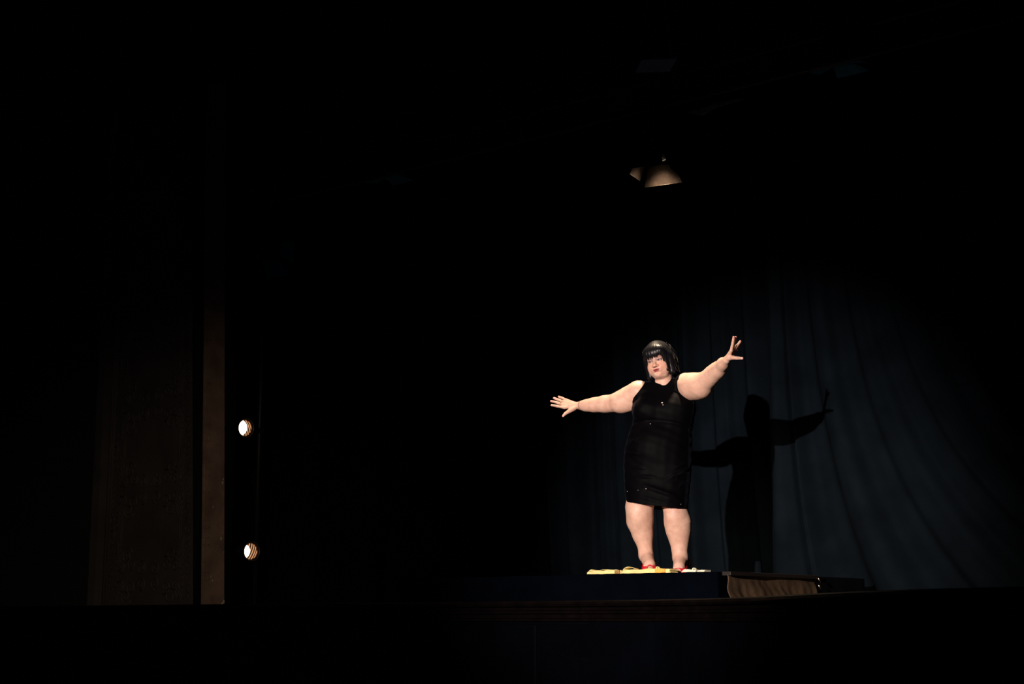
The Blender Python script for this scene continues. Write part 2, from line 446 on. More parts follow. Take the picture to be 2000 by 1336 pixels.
# brown cloth skirt, crumpled
vs = []; fs = []; nu, nv = 90, 20
ya = YPL + 0.02
for j in range(nv + 1):
    for i in range(nu + 1):
        u = i / nu; v = j / nv
        y = ya + (YB2 - ya) * u
        x = X1 + 0.06 + 0.004 * math.sin(19 * y + 1.5 * v) * (1 - v * .6) + 0.003 * math.sin(61 * y + 5 * v) * (1 - v) + 0.008 * math.sin(7 * v + 7 * y) + 0.03 * (1 - v) ** 2
        vs.append((x, y, ZST + 0.006 + (ZPL - 0.025 - ZST) * v))
for j in range(nv):
    for i in range(nu):
        a = j * (nu + 1) + i; fs.append((a, a + 1, a + nu + 2, a + nu + 1))
m = MB(); m.add(vs, fs, True); sk = m.build('skirt', M_brown, t, 0, IM); sk['label'] = 'crumpled brown cloth skirt'
so = sk.modifiers.new('t', 'SOLIDIFY'); so.thickness = 0.004
m = MB(); m.box((X1 + 0.055, (ya + YB2) / 2, ZPL - 0.012), (0.07, YB2 - ya, 0.028)); m.build('edge_rail', M_stagefloor, t, 0.004, IM)
m = MB()
for dz in (0.02, 0.07): m.tube([(X1 + .10, YB2 - .03, ZPL - dz), (X1 + .105, YB2 - .005, ZPL - dz - .03)], 0.005, 6)
m.build('catch', M_screw, t, 0, IM)
tagit(t, 'low riser behind the first, its right side hung with crumpled brown cloth', 'riser')
pC = on_X(1688, 1124, X1 + 0.05); pC.y = min(pC.y, YC - .30)
r3 = cloth_box('stage_riser', X1 - 0.75, X1 + 0.05, YB2 + 0.03, pC.y, ZST + .003, ZPL - 0.004, M_wing, 9, wr=.004)
tagit(r3, 'black covered riser at the far end, right of the brown cloth', 'riser')

# ------------------------------------------------------------------ SDF toolkit
def smin(a, b, k):
    h = np.maximum(k - np.abs(a - b), 0) / k
    return np.minimum(a, b) - h * h * k * 0.25
class Field:
    def __init__(s, xs, ys, zs):
        s.g = [np.asarray(a, np.float32) for a in (xs, ys, zs)]
        s.a = np.full([len(a) for a in s.g], 0.3, np.float32)
    def _sl(s, lo, hi):
        out = []
        for g, l, h in zip(s.g, lo, hi):
            i0 = int(np.searchsorted(g, l)); i1 = int(np.searchsorted(g, h))
            if i1 <= i0: return None
            out.append(slice(i0, i1))
        return tuple(out)
    def op(s, fn, lo, hi, k=0.01, mode='add'):
        sl = s._sl([l - k - .012 for l in lo], [h + k + .012 for h in hi])
        if sl is None: return
        X = s.g[0][sl[0]][:, None, None]; Y = s.g[1][sl[1]][None, :, None]; Z = s.g[2][sl[2]][None, None, :]
        d = fn(X, Y, Z).astype(np.float32)
        if mode == 'add': s.a[sl] = smin(s.a[sl], d, k)
        elif mode == 'sub': s.a[sl] = -smin(-s.a[sl], d, k)
        elif mode == 'and': s.a[sl] = -smin(-s.a[sl], -d, k)
        elif mode == 'off': s.a[sl] = s.a[sl] + d
    def cone(s, p, q, r1, r2, k=0.01, mode='add'):
        p = np.array(p, float); q = np.array(q, float); ba = q - p; L2 = max(float(ba @ ba), 1e-9); R = max(r1, r2)
        def fn(X, Y, Z):
            t = np.clip(((X - p[0]) * ba[0] + (Y - p[1]) * ba[1] + (Z - p[2]) * ba[2]) / L2, 0, 1)
            return np.sqrt((X - p[0] - ba[0] * t) ** 2 + (Y - p[1] - ba[1] * t) ** 2 + (Z - p[2] - ba[2] * t) ** 2) - (r1 + (r2 - r1) * t)
        s.op(fn, np.minimum(p, q) - R, np.maximum(p, q) + R, k, mode)
    def ell(s, c, r, B=None, k=0.01, mode='add'):
        c = np.array(c, float); B = np.eye(3) if B is None else np.array(B, float); R = max(r)
        def fn(X, Y, Z):
            q = [(X - c[0]) * B[i][0] + (Y - c[1]) * B[i][1] + (Z - c[2]) * B[i][2] for i in range(3)]
            k0 = np.sqrt(sum((q[i] / r[i]) ** 2 for i in range(3))) + 1e-6
            k1 = np.sqrt(sum((q[i] / r[i] ** 2) ** 2 for i in range(3))) + 1e-6
            return k0 * (k0 - 1) / k1
        s.op(fn, c - R, c + R, k, mode)
    def mesh(s):
        """naive surface nets on the rectilinear grid"""
        A = s.a; nx, ny, nz = A.shape; I = A < 0
        cnt = np.zeros((nx - 1, ny - 1, nz - 1), np.uint8)
        for dx in (0, 1):
            for dy in (0, 1):
                for dz in (0, 1): cnt += I[dx:nx - 1 + dx, dy:ny - 1 + dy, dz:nz - 1 + dz]
        cx, cy, cz = np.nonzero((cnt > 0) & (cnt < 8)); del cnt
        idx = np.full((nx - 1, ny - 1, nz - 1), -1, np.int32); idx[cx, cy, cz] = np.arange(len(cx))
        acc = np.zeros((len(cx), 3)); num = np.zeros(len(cx))
        cor = [(a, b, c) for a in (0, 1) for b in (0, 1) for c in (0, 1)]
        gx, gy, gz = s.g
        for a in cor:
            for ax in range(3):
                if a[ax] == 1: continue
                b = list(a); b[ax] = 1
                va = A[cx + a[0], cy + a[1], cz + a[2]]; vb = A[cx + b[0], cy + b[1], cz + b[2]]
                msk = (va < 0) != (vb < 0)
                t = np.where(msk, va / np.where(msk, va - vb, 1), 0)
                P = []
                for d, (g, ci) in enumerate(((gx, cx), (gy, cy), (gz, cz))):
                    pa = g[ci + a[d]]; pb = g[ci + b[d]]; P.append(pa + (pb - pa) * t)
                acc += np.where(msk[:, None], np.stack(P, -1), 0); num += msk
        V = acc / num[:, None]
        faces = []
        for ax in range(3):
            sl1 = [slice(None)] * 3; sl2 = [slice(None)] * 3; sl1[ax] = slice(0, -1); sl2[ax] = slice(1, None)
            S1 = I[tuple(sl1)]; S2 = I[tuple(sl2)]
            e = np.nonzero(S1 != S2); flip = S1[e]
            u, v = [(1, 2), (2, 0), (0, 1)][ax]
            q = []
            okm = (e[u] > 0) & (e[v] > 0) & (e[u] < I.shape[u] - 1) & (e[v] < I.shape[v] - 1)
            e = [c[okm] for c in e]; flip = flip[okm]
            for du, dv in ((-1, -1), (0, -1), (0, 0), (-1, 0)):
                c = [x.copy() for x in e]; c[u] += du; c[v] += dv; q.append(idx[c[0], c[1], c[2]])
            Q = np.stack(q, -1); Q[~flip] = Q[~flip][:, ::-1]; faces.append(Q)
        F = np.concatenate(faces); F = F[(F >= 0).all(1)]
        return V, F
def mesh_obj(name, V, F, mt, parent=None, colors=None):
    me = bpy.data.meshes.new(name)
    me.vertices.add(len(V)); me.vertices.foreach_set('co', V.astype(np.float32).ravel())
    me.loops.add(len(F) * 4); me.loops.foreach_set('vertex_index', F.astype(np.int32).ravel())
    me.polygons.add(len(F)); me.polygons.foreach_set('loop_start', np.arange(0, len(F) * 4, 4, dtype=np.int32))
    me.polygons.foreach_set('loop_total', np.full(len(F), 4, dtype=np.int32))
    me.update(calc_edges=True); me.validate()
    me.polygons.foreach_set('use_smooth', [True] * len(me.polygons))
    if colors is not None:
        ca = me.color_attributes.new('tint', 'FLOAT_COLOR', 'POINT')
        cc = np.ones((len(V), 4), np.float32); cc[:, :3] = colors; ca.data.foreach_set('color', cc.ravel())
    me.materials.append(mt)
    o = bpy.data.objects.new(name, me); C.objects.link(o)
    if parent: o.parent = parent
    return o
def smooth_verts(V, F, it=2, lam=0.5):
    n = len(V); E = np.concatenate([F[:, [0, 1]], F[:, [1, 2]], F[:, [2, 3]], F[:, [3, 0]]]); E = np.concatenate([E, E[:, ::-1]])
    deg = np.bincount(E[:, 0], minlength=n)[:, None]
    for _ in range(it):
        S = np.stack([np.bincount(E[:, 0], weights=V[E[:, 1], d], minlength=n) for d in range(3)], -1)
        V = V * (1 - lam) + lam * S / np.maximum(deg, 1)
    return V
def axis_grid(*segs):
    out = []
    for a, b, h in segs: out += list(np.arange(a, b - h * .3, h))
    return np.array(out)

# ------------------------------------------------------------------ the performer
YF = 11.30
_dep = YF * CP + (ZPL - EYE) * SP
XF = (1290 - 1000) * _dep / 3000.0
base = cam_to_world(XF, YF, ZPL)
person = empty('person', base, YAW)
tagit(person, 'woman with black bobbed hair in a sleeveless black velvet dress, arms spread wide', 'person')
def L(px, py, f=0.0):
    y = YF + f; k = (668 - py) / 3000.0
    dz = y * (SP + k * CP) / (CP - k * SP); dep = y * CP + dz * SP
    return np.array([(px - 1000) * dep / 3000.0 - XF, f, dz - (ZPL - EYE)])
MMP = 0.00378                                   # metres per pixel at the performer

tyaw = math.radians(18)
TA = np.array([math.cos(tyaw), -math.sin(tyaw), 0]); TBk = np.array([math.sin(tyaw), math.cos(tyaw), 0])   # her left / her back
# torso stations: py, left px, right px, half depth, centre f, exponent
TOR = [(735, 1281, 1310, .052, .03), (746, 1275, 1318, .062, .03), (753, 1262, 1326, .075, .03), (762, 1248, 1340, .10, .02), (775, 1240, 1352, .12, .01), (795, 1235, 1358, .130, 0), (818, 1238, 1354, .138, 0),
       (846, 1229, 1350, .155, 0), (875, 1221.5, 1350, .17, 0), (905, 1219, 1350, .175, 0), (935, 1220, 1348, .17, 0), (965, 1222, 1344, .168, -.02), (995, 1225, 1341, .165, -.035), (1010, 1227, 1340, .165, -.035)]
_z = np.array([L(1290, t[0])[2] for t in TOR])[::-1]
_c = np.array([(L(t[1], t[0])[0] + L(t[2], t[0])[0]) / 2 for t in TOR])[::-1]
_w = np.array([(L(t[2], t[0])[0] - L(t[1], t[0])[0]) / 2 for t in TOR])[::-1]
_d = np.array([t[3] for t in TOR])[::-1]
_f = np.array([t[4] for t in TOR])[::-1]
_w = np.sqrt(np.maximum(_w ** 2 - (_d * math.sin(tyaw)) ** 2, .02 ** 2)) / math.cos(tyaw)
def torso_fn(inset, z_lo, z_hi):
    def fn(X, Y, Z):
        zz = Z.ravel()
        def it(a):
            # smooth interpolation
            q = np.interp(zz, _z, a); q = (np.interp(zz - .012, _z, a) + 2 * q + np.interp(zz + .012, _z, a)) / 4
            return q[None, None, :]
        cx, wa, wb, cf = it(_c), it(_w) - inset, it(_d) - inset, it(_f)
        u = (X - cx) * TA[0] + (Y - cf) * TA[1]; v = (X - cx) * TBk[0] + (Y - cf) * TBk[1]
        e = 2.3
        rho = (np.abs(u / wa) ** e + np.abs(v / wb) ** e) ** (1 / e)
        d = (rho - 1) * np.minimum(wa, wb) * .95
        return np.maximum(d, np.maximum(z_lo - Z, Z - z_hi))
    return fn
bb_lo, bb_hi = np.array([-.36, -.32, 0]), np.array([.36, .32, 0])
def chest(F_, grow, k=.05):
    """bust and belly under the velvet"""
    for px, py, f in ((1266, 800, -.075), (1318, 802, -.105)):
        F_.ell(L(px, py, f), (.095 + grow, .075 + grow, .078 + grow), k=.09)
    F_.ell(L(1285, 872, -.09), (.165 + grow, .100 + grow, .135 + grow), k=.07)
    F_.ell(L(1285, 925, .08), (.175 + grow, .13 + grow, .13 + grow), k=.07)

# ---- arms (joint: px, py, depth, radius)
RA = [(1246, 765, .05, .072), (1228, 777, .10, .079), (1210, 785.5, .13, .073), (1190, 788.5, .19, .0585), (1178, 789.5, .205, .056), (1160, 791, .24, .050), (1144, 792, .265, .038), (1131, 792, .285, .029)]
LA = [(1338, 750, -.08, .070), (1352, 754, -.14, .092), (1368, 753, -.21, .088), (1384, 739, -.30, .060), (1394, 729, -.35, .057), (1403, 721.5, -.40, .052), (1412, 710.5, -.48, .038), (1418, 704, -.54, .028)]
def limb(F_, J, k=.03, grow=0):
    for a, b in zip(J[:-1], J[1:]): F_.cone(L(*a[:3]), L(*b[:3]), a[3] + grow, b[3] + grow, k)

xs = axis_grid((-.86, -.60, .003), (-.60, -.145, .006), (-.145, .145, .0021), (.145, .46, .005), (.46, .64, .003))
ys = axis_grid((-.76, -.40, .0045), (-.40, -.165, .005), (-.165, .14, .0024), (.14, .45, .0045))
zs = axis_grid((-.02, 1.20, .006), (1.20, 1.26, .004), (1.26, 1.69, .0023), (1.69, 1.80, .003))
B = Field(xs, ys, zs)
# torso, hidden by the dress except at the armholes and neck
B.op(torso_fn(.022, L(1290, 985)[2], L(1290, 749)[2]), bb_lo + [0, 0, .4], bb_hi + [0, 0, 1.6], .02)
# shoulder caps and trapezius
B.ell(L(1247, 764, .05), (.080, .075, .072), k=.05)
B.ell(L(1341, 751, -.07), (.082, .08, .082), k=.05)
limb(B, RA, .035); limb(B, LA, .035)
B.ell(L(1218, 790, .10), (.075, .05, .055), k=.04)                    # soft underarm
B.ell(L(1364, 764, -.16), (.075, .06, .055), k=.04)
# elbow creases
B.cone(L(1212, 785.5, .13), L(1194, 788.5, .172), .074, .0645, .006)
# neck
B.cone(L(1297, 758, .02), L(1296, 728, .02), .068, .060, .015)
B.cone(L(1300, 764, .02), L(1330, 756, -.03), .045, .045, .05)
B.cone(L(1288, 764, .03), L(1258, 763, .05), .045, .045, .05)

# ---- legs
RL = [(1254, 930, .02, .085), (1252, 965, .0, .085), (1249, 994, -.01, .093), (1250, 1018, .01, .090), (1255.5, 1045, .03, .068), (1260, 1068, .035, .0455), (1261.5, 1084, .03, .044)]
LL = [(1314, 930, -.03, .085), (1316, 965, -.05, .080), (1319, 996, -.07, .078), (1323.5, 1020, -.05, .091), (1325.5, 1040, -.03, .080), (1327, 1060, -.02, .058), (1327.5, 1078, -.02, .047), (1329, 1090, -.03, .050)]
limb(B, RL, .04); limb(B, LL, .04)
B.ell(L(1247, 1006, -.070), (.050, .030, .055), k=.04)               # knee caps
B.ell(L(1317, 1007, -.125), (.050, .030, .052), k=.04)
B.cone(L(1303, 985, -.02), L(1309, 1012, -.03), .038, .02, .03)
# ---- feet: ankle to toe and heel
def foot(an, toe, heel, sgn):
    B.cone(an, toe, .047, .036, .03); B.cone(an, heel, .042, .036, .03)
    B.cone((np.array(an) + toe) / 2 + [0, 0, -.004], toe, .042, .040, .02)
    side = np.array([1, -.25, 0])
    for i in range(5):
        w_ = (i - 2) * .0135
        p = toe + side * w_; B.cone(p, p + np.array([-.012, -.030 - .004 * (2 - abs(i - 1.5)), -.008]), .0105, .009, .006)
RANK, LANK = L(1262, 1085, .03), L(1329, 1091, -.03)
RTOE = np.array([RANK[0] + .012, -.10, .068]); LTOE = np.array([LANK[0] - .022, -.135, .050])
RHEEL = np.array([RANK[0] + .02, .075, .085]); LHEEL = np.array([LANK[0] + .035, .03, .075])
foot(RANK, RTOE, RHEEL, -1); foot(LANK, LTOE, LHEEL, 1)

# ---- hands
def finger(a, m_, b, r1, r2):
    B.cone(a, m_, r1, (r1 + r2) / 2, .005); B.cone(m_, b, (r1 + r2) / 2, r2, .004)
Wr = L(1131, 792, .285)
kn = [L(1106, 781.5, .315), L(1101.5, 785.5, .305), L(1099.5, 790.5, .295), L(1102, 796, .285)]      # pinky..index
pip = [L(1098, 777.5, .325), L(1091, 781, .318), L(1087, 786, .305), L(1088, 793.5, .285)]
tip = [L(1091.5, 775, .32), L(1082, 777.5, .318), L(1076.5, 783.5, .30), L(1077.5, 791.5, .275)]
for i in range(4):
    B.cone(Wr + (kn[i] - Wr) * .12, kn[i], .0155, .0125, .014)
    finger(kn[i], pip[i], tip[i], .0112, .0086)
B.cone(L(1122, 797, .275), L(1113, 802, .262), .020, .017, .012)
B.cone(L(1118, 799, .27), L(1106, 806.5, .258), .017, .0125, .010)
finger(L(1108, 806, .258), L(1103.5, 808.5, .255), L(1100, 812.5, .252), .0135, .0100)
Wl = L(1418, 704, -0.540)
kn = [L(1428, 685, -0.605), L(1430.5, 684, -0.585), L(1432.5, 685, -0.565), L(1433.5, 689, -0.545)]       # index..pinky
pip = [L(1431, 671, -0.625), L(1434, 671, -0.595), L(1438.5, 676, -0.560), L(1438, 683, -0.535)]
tip = [L(1433, 658.5, -0.630), L(1437, 658.5, -0.595), L(1446, 667, -0.555), L(1442.5, 675.5, -0.525)]
for i in range(4):
    B.cone(Wl + (kn[i] - Wl) * .12, kn[i], .016, .0125, .014)
    finger(kn[i], pip[i], tip[i], .0112, .0088)
B.cone(L(1424, 699, -0.570), L(1432, 698.5, -0.595), .020, .0145, .012)
finger(L(1430, 698.5, -0.595), L(1440, 699.5, -0.610), L(1449.5, 700, -0.615), .0150, .0095)
LTH = L(1450, 700, -0.620)

# ---- head
HS = 1.17
hy = math.radians(27); roll = math.radians(12)
hX = np.array([math.cos(hy), -math.sin(hy), 0]); hF = np.array([-math.sin(hy), -math.cos(hy), 0]); hZ = np.array([0, 0, 1.0])
# roll about the viewing axis: head top leans to picture left
Rr = np.array([[math.cos(roll), 0, -math.sin(roll)], [0, 1, 0], [math.sin(roll), 0, math.cos(roll)]])
hX, hF, hZ = Rr @ hX, Rr @ hF, Rr @ hZ
HB = [hX, hF, hZ]
HC = L(1287.5, 706, 0)
def H(x, y, z): return HC + HS * (x * hX + y * hF + z * hZ)
def hell(Fd, c, r, k, mode='add'): Fd.ell(H(*c), [q * HS for q in r], HB, k * HS, mode)
def hcone(Fd, p, q, r1, r2, k, mode='add'): Fd.cone(H(*p), H(*q), r1 * HS, r2 * HS, k * HS, mode)
hell(B, (0, -.015, .035), (.075, .094, .082), .02)
hell(B, (0, .022, -.020), (.064, .062, .080), .03)
hell(B, (0, .030, -.055), (.055, .050, .052), .025)
for sx in (-1, 1):
    hell(B, (sx * .037, .052, -.038), (.028, .028, .032), .02)          # cheeks
    hell(B, (sx * .040, .030, -.060), (.024, .032, .028), .02)          # jowls
    hell(B, (sx * .020, .074, -.048), (.017, .012, .018), .012)
hell(B, (0, .066, -.090), (.024, .020, .018), .02)                        # chin
hell(B, (0, .028, -.098), (.042, .040, .018), .012)                        # double chin
hcone(B, (-.036, .072, .021), (.036, .072, .021), .011, .011, .016)      # brow
for sx in (-1, 1):
    hell(B, (sx * .0305, .090, .004), (.017, .014, .0105), .012, 'sub')    # sockets
    hell(B, (sx * .0305, .0665, .001), (.0150, .0150, .0135), .003)     # eyeball and lid
    hcone(B, (sx * .0305 - .013, .0775, .0055), (sx * .0305 + .013, .0770, .0055), .0030, .0030, .004)   # upper lid
    hcone(B, (sx * .0305 - .010, .0785, -.0085), (sx * .0305 + .010, .0785, -.0085), .0026, .0026, .006)
hcone(B, (0, .079, .008), (0, .101, -.030), .0065, .0105, .012)          # nose
hell(B, (0, .100, -.033), (.0125, .0105, .0095), .008)
for sx in (-1, 1):
    hell(B, (sx * .0135, .089, -.0355), (.0085, .010, .0075), .006)
    hell(B, (sx * .0065, .099, -.0425), (.0036, .005, .0030), .003, 'sub')
hell(B, (0, .077, -.062), (.028, .014, .016), .012)                       # mouth mound
hell(B, (0, .0868, -.0572), (.0205, .0065, .0040), .005)
hell(B, (0, .0862, -.0655), (.0165, .0068, .0046), .005)
hcone(B, (-.018, .0915, -.0612), (.018, .0915, -.0612), .0015, .0015, .003, 'sub')
hcone(B, (-.012, .084, -.077), (.012, .084, -.077), .004, .004, .01, 'sub')

V, F = B.mesh(); del B
V = smooth_verts(V, F, 2, .4)
# skin colour, lips, eyes, brows, nails as the person's own colours, plus painted nostril and mouth shade
col = np.empty((len(V), 3)); col[:] = (.66, .43, .335)
hl = (V - HC) @ np.stack(HB, 1) / HS            # head-local coordinates
x_, y_, z_ = hl.T
hd = (V[:, 2] > L(1290, 748)[2]) & (np.abs(V[:, 0]) < .15)
def blob(cx, cz, rx, rz, soft=.25):
    d = np.sqrt(((x_ - cx) / rx) ** 2 + ((z_ - cz) / rz) ** 2)
    return np.clip((1 + soft - d) / soft, 0, 1) * hd * (y_ > .045)
def paint(mask, c, a=1.0):
    global col
    mk = (mask * a)[:, None]; col = col * (1 - mk) + np.array(c) * mk
paint(blob(-.04, -.035, .022, .018, 1.0), (.62, .27, .20), .35); paint(blob(.04, -.035, .022, .018, 1.0), (.62, .27, .20), .35)
paint(blob(0, -.033, .014, .012, .8), (.62, .30, .22), .4)
for sx in (-1, 1):
    paint(blob(sx * .0305, .010, .020, .010, .5), (.30, .17, .20), .55)        # eye shadow
    paint(blob(sx * .031, -.001, .0145, .0056, .2), (.035, .02, .02), .9)        # lash line
    paint(blob(sx * .0305, -.0015, .0105, .0030, .2), (.50, .42, .40))
    paint(blob(sx * .0305 - .001, -.0008, .0056, .0040, .12), (.03, .025, .03))
    paint(blob(sx * .0305, .0036, .0140, .0020, .3), (.02, .015, .015), .95)      # iris
    for q in range(7):
        paint(blob(sx * (.016 + q * .0045), .022 + .004 * math.sin(q / 6 * 3.14), .004, .0022, .3), (.08, .04, .03), .7)
    paint(blob(sx * .0065, -.0425, .0042, .0028, .4), (.12, .04, .03), .8)  # shade inside the nostrils, painted dark
paint(blob(0, -.0580, .0205, .0042, .25), (.25, .02, .035), .95)
paint(blob(0, -.0650, .0165, .0045, .25), (.30, .03, .045), .95)
paint(blob(0, -.0612, .0205, .0011, .3), (.10, .01, .02))  # shade between the lips painted as a dark line
def near(p, r, c, a=1.0):
    d = np.linalg.norm(V - p, axis=1); paint(np.clip(1.3 - d / r, 0, .3) / .3, c, a)
for tpp in tip: near(tpp, .012, (.70, .22, .20), .5)
near(LTH, .009, (.9, .55, .60))
for p_ in (L(1091.5, 775, .31), L(1082, 777.5, .31), L(1076.5, 783.5, .29), L(1077.5, 791.5, .265), L(1101, 813, .25)): near(p_, .010, (.80, .45, .42), .6)
near(L(1318, 998, -.17), .035, (.45, .22, .20), .3)
for sc_ in range(0):                                           # faint veins and creases over the feet and arms
    rr = random.Random(sc_); p0 = L(1258 + rr.random() * 14, 1078 + rr.random() * 22, -.02) if sc_ % 2 else L(1320 + rr.random() * 18, 1082 + rr.random() * 24, -.07)
    near(p0 + np.array([0, -.03, 0]), .014, (.42, .15, .14), .35)

M_skin = bpy.data.materials.new('skin'); M_skin.use_nodes = True
nt = M_skin.node_tree; b = nt.nodes['Principled BSDF']
at = nt.nodes.new('ShaderNodeAttribute'); at.attribute_name = 'tint'
tc = nt.nodes.new('ShaderNodeTexCoord'); no = nt.nodes.new('ShaderNodeTexNoise'); no.inputs['Scale'].default_value = 28; no.inputs['Detail'].default_value = 6
nt.links.new(tc.outputs['Object'], no.inputs['Vector'])
rp = nt.nodes.new('ShaderNodeValToRGB'); rp.color_ramp.elements[0].position = .32; rp.color_ramp.elements[1].position = .68
rp.color_ramp.elements[0].color = (.90, .80, .78, 1); rp.color_ramp.elements[1].color = (1.0, 1.0, 1.0, 1)
nt.links.new(no.outputs['Fac'], rp.inputs['Fac'])
mx = nt.nodes.new('ShaderNodeMix'); mx.data_type = 'RGBA'; mx.blend_type = 'MULTIPLY'; mx.inputs['Factor'].default_value = 1
nt.links.new(at.outputs['Color'], mx.inputs['A']); nt.links.new(rp.outputs['Color'], mx.inputs['B'])
nt.links.new(mx.outputs['Result'], b.inputs['Base Color'])
b.inputs['Roughness'].default_value = .48; b.inputs['Specular IOR Level'].default_value = .35
b.inputs['Subsurface Weight'].default_value = .15; b.inputs['Subsurface Radius'].default_value = (1, .35, .2); b.inputs['Subsurface Scale'].default_value = .012
bp = nt.nodes.new('ShaderNodeBump'); bp.inputs['Strength'].default_value = .25; bp.inputs['Distance'].default_value = .004
n2 = nt.nodes.new('ShaderNodeTexNoise'); n2.inputs['Scale'].default_value = 60; nt.links.new(tc.outputs['Object'], n2.inputs['Vector'])
nt.links.new(n2.outputs['Fac'], bp.inputs['Height']); nt.links.new(bp.outputs['Normal'], b.inputs['Normal'])
mesh_obj('body', V, F, M_skin, person, col)

# ---- dress
D = Field(axis_grid((-.36, .36, .0045)), axis_grid((-.34, .34, .0045)), axis_grid((L(1290, 1000)[2] - .03, 1.53, .0045)))
ztop = L(1290, 746)[2]
D.op(torso_fn(0, 0.0, ztop), bb_lo, bb_hi + [0, 0, 1.6], .02)
chest(D, 0)
D.cone(L(1300, 764, .02), L(1332, 756, -.03), .062, .062, .05)          # yoke over the shoulders
D.cone(L(1288, 764, .03), L(1254, 764, .05), .062, .062, .05)
D.ell(L(1249, 765, .05), (.085, .085, .080), k=.04)
D.ell(L(1339, 752, -.07), (.089, .090, .090), k=.04)
D.cone(L(1297, 765, .02), L(1296, 741, .02), .084, .074, .03)            # high collar
def collar_cut(X, Y, Z):
    c = L(1294, 751.5, -.05)
    return c[2] + (Y + .05) * .42 + np.abs(X - c[0]) * .35 + np.maximum(np.abs(X - c[0]) - .055, 0) * 1.9 + .010 - Z
D.op(lambda X, Y, Z: -collar_cut(X, Y, Z), [-.10, -.2, L(1290, 758)[2]], [.12, .2, 1.6], .004, 'and')
# neck opening
D.cone(L(1297, 762, .0), L(1295, 735, .0), .062, .070, .004, 'sub')
# velvet creases: px0,py0,px1,py1,height,width
CR = [(1243, 931, 1276, 933, .007, .011), (1258, 950, 1318, 973, .009, .016), (1222, 882, 1246, 888, .006, .008), (1346, 912, 1320, 934, .008, .011), (1241, 912, 1258, 916, .006, .009),
      (1228, 858, 1243, 862, .004, .008), (1226, 870, 1250, 850, .004, .008), (1300, 938, 1345, 915, .006, .012), (1325, 952, 1342, 940, .005, .009), (1318, 915, 1340, 908, .005, .010),
      (1238, 768, 1252, 752, .004, .007), (1318, 760, 1316, 738, .005, .006), (1330, 762, 1326, 742, .005, .006), (1233, 785, 1246, 772, .004, .007), (1240, 968, 1300, 986, .004, .012)]
def crease(X, Y, Z):
    out = np.zeros(np.broadcast_shapes(X.shape, Y.shape, Z.shape), np.float32)
    fr = np.clip((.06 - Y) / .08, 0, 1)
    for x0, y0, x1, y1, h, w_ in CR:
        a = L(x0, y0, -.12); b_ = L(x1, y1, -.12); dx, dz = b_[0] - a[0], b_[2] - a[2]; L2 = dx * dx + dz * dz
        t = np.clip(((X - a[0]) * dx + (Z - a[2]) * dz) / L2, 0, 1)
        q = (X - a[0] - dx * t) ** 2 + (Z - a[2] - dz * t) ** 2
        out = out - 1.4 * h * np.exp(-q / w_ ** 2) * np.sin(np.pi * (.12 + .76 * t)) * fr
    und = L(1288, 824, -.1)
    arch = Z - (und[2] - (X - und[0]) * .12 - ((X - und[0]) / .14) ** 2 * .012)
    out = out + .006 * np.exp(-(arch / .014) ** 2) * fr
    out = out + .0016 * np.sin(X * 60 + Z * 35) * np.sin(Z * 48 - X * 22 + 2 * np.sin(Y * 30))
    return out
D.op(crease, [-.36, -.34, 0], [.36, .34, 1.6], .0, 'off')
# hollow skirt below, slanted hem
hemL, hemR = L(1225, 980.5, -.1), L(1341, 994, -.15)
def hem(X, Y, Z):
    t = (X - hemL[0]) / (hemR[0] - hemL[0])
    h = hemL[2] + (hemR[2] - hemL[2]) * (1 - (1 - np.clip(t, 0, 1)) ** 1.8)
    return h + 0 * Y - Z
D.op(hem, [-.4, -.4, 0], [.4, .4, 2], .002, 'and')
def hollow(X, Y, Z):
    return np.maximum(torso_fn(.010, 0, 3)(X, Y, Z), Z - (hemR[2] + .07))
D.op(hollow, [-.4, -.4, 0], [.4, .4, 1.0], .004, 'sub')
# armholes
def armhole(P0, P1, r, k=.006): D.cone(P0, P1, r, r, k, 'sub')
armhole(L(1188, 719, .06), L(1189, 720, .02), .285)
armhole(L(1415, 722, -.12), L(1416, 722, -.16), .285)
V, F = D.mesh(); del D
V = smooth_verts(V, F, 4, .5)
M_velvet = mat('black_velvet', (.0010, .0009, .0015), .6, spec=.035, sheen=.09, sheen_col=(.60, .65, 1.0), sheen_rough=.28, bump=(260, .10))
mesh_obj('dress', V, F, M_velvet, person)

# ---- hair
Hf = Field(axis_grid((HC[0] - .17, HC[0] + .19, .0027)), axis_grid((-.19, .22, .0032)), axis_grid((HC[2] - .16, HC[2] + .18, .0027)))
hell(Hf, (0, -.010, .030), (.0885, .110, .108), .01)
hell(Hf, (0, -.030, -.005), (.096, .098, .092), .03)
hcone(Hf, (-.070, .012, .02), (-.074, .018, -.090), .027, .022, .02)         # side curtains
hcone(Hf, (.070, .012, .02), (.074, .012, -.085), .030, .026, .02)
hcone(Hf, (.030, -.075, .0), (.040, -.082, -.085), .060, .048, .03)
hcone(Hf, (-.030, -.075, .0), (-.035, -.075, -.085), .055, .045, .03)
hcone(Hf, (-.042, .070, .058), (.042, .070, .058), .025, .025, .05)          # fringe
hcone(Hf, (-.040, .078, .028), (.040, .078, .034), .0135, .0135, .012)
def face_win(X, Y, Z):
    q = [(X - HC[0]) * HB[i][0] + (Y - HC[1]) * HB[i][1] + (Z - HC[2]) * HB[i][2] for i in range(3)]
    x, y, z = [a / HS for a in q]
    zt = .0215 + .006 * np.sin(x * 210) + .004 * np.sin(x * 430 + 1) + .003 * (x > 0) + .15 * np.abs(x) * 0
    half = np.where(x > 0, .051, .056) + .004 * np.sin((z) * 20)
    d = np.maximum(np.abs(x) - half, np.maximum(z - zt, .008 - y))
    return d * HS
Hf.op(face_win, H(0, 0, 0) - .25, H(0, 0, 0) + .25, .012, 'sub')
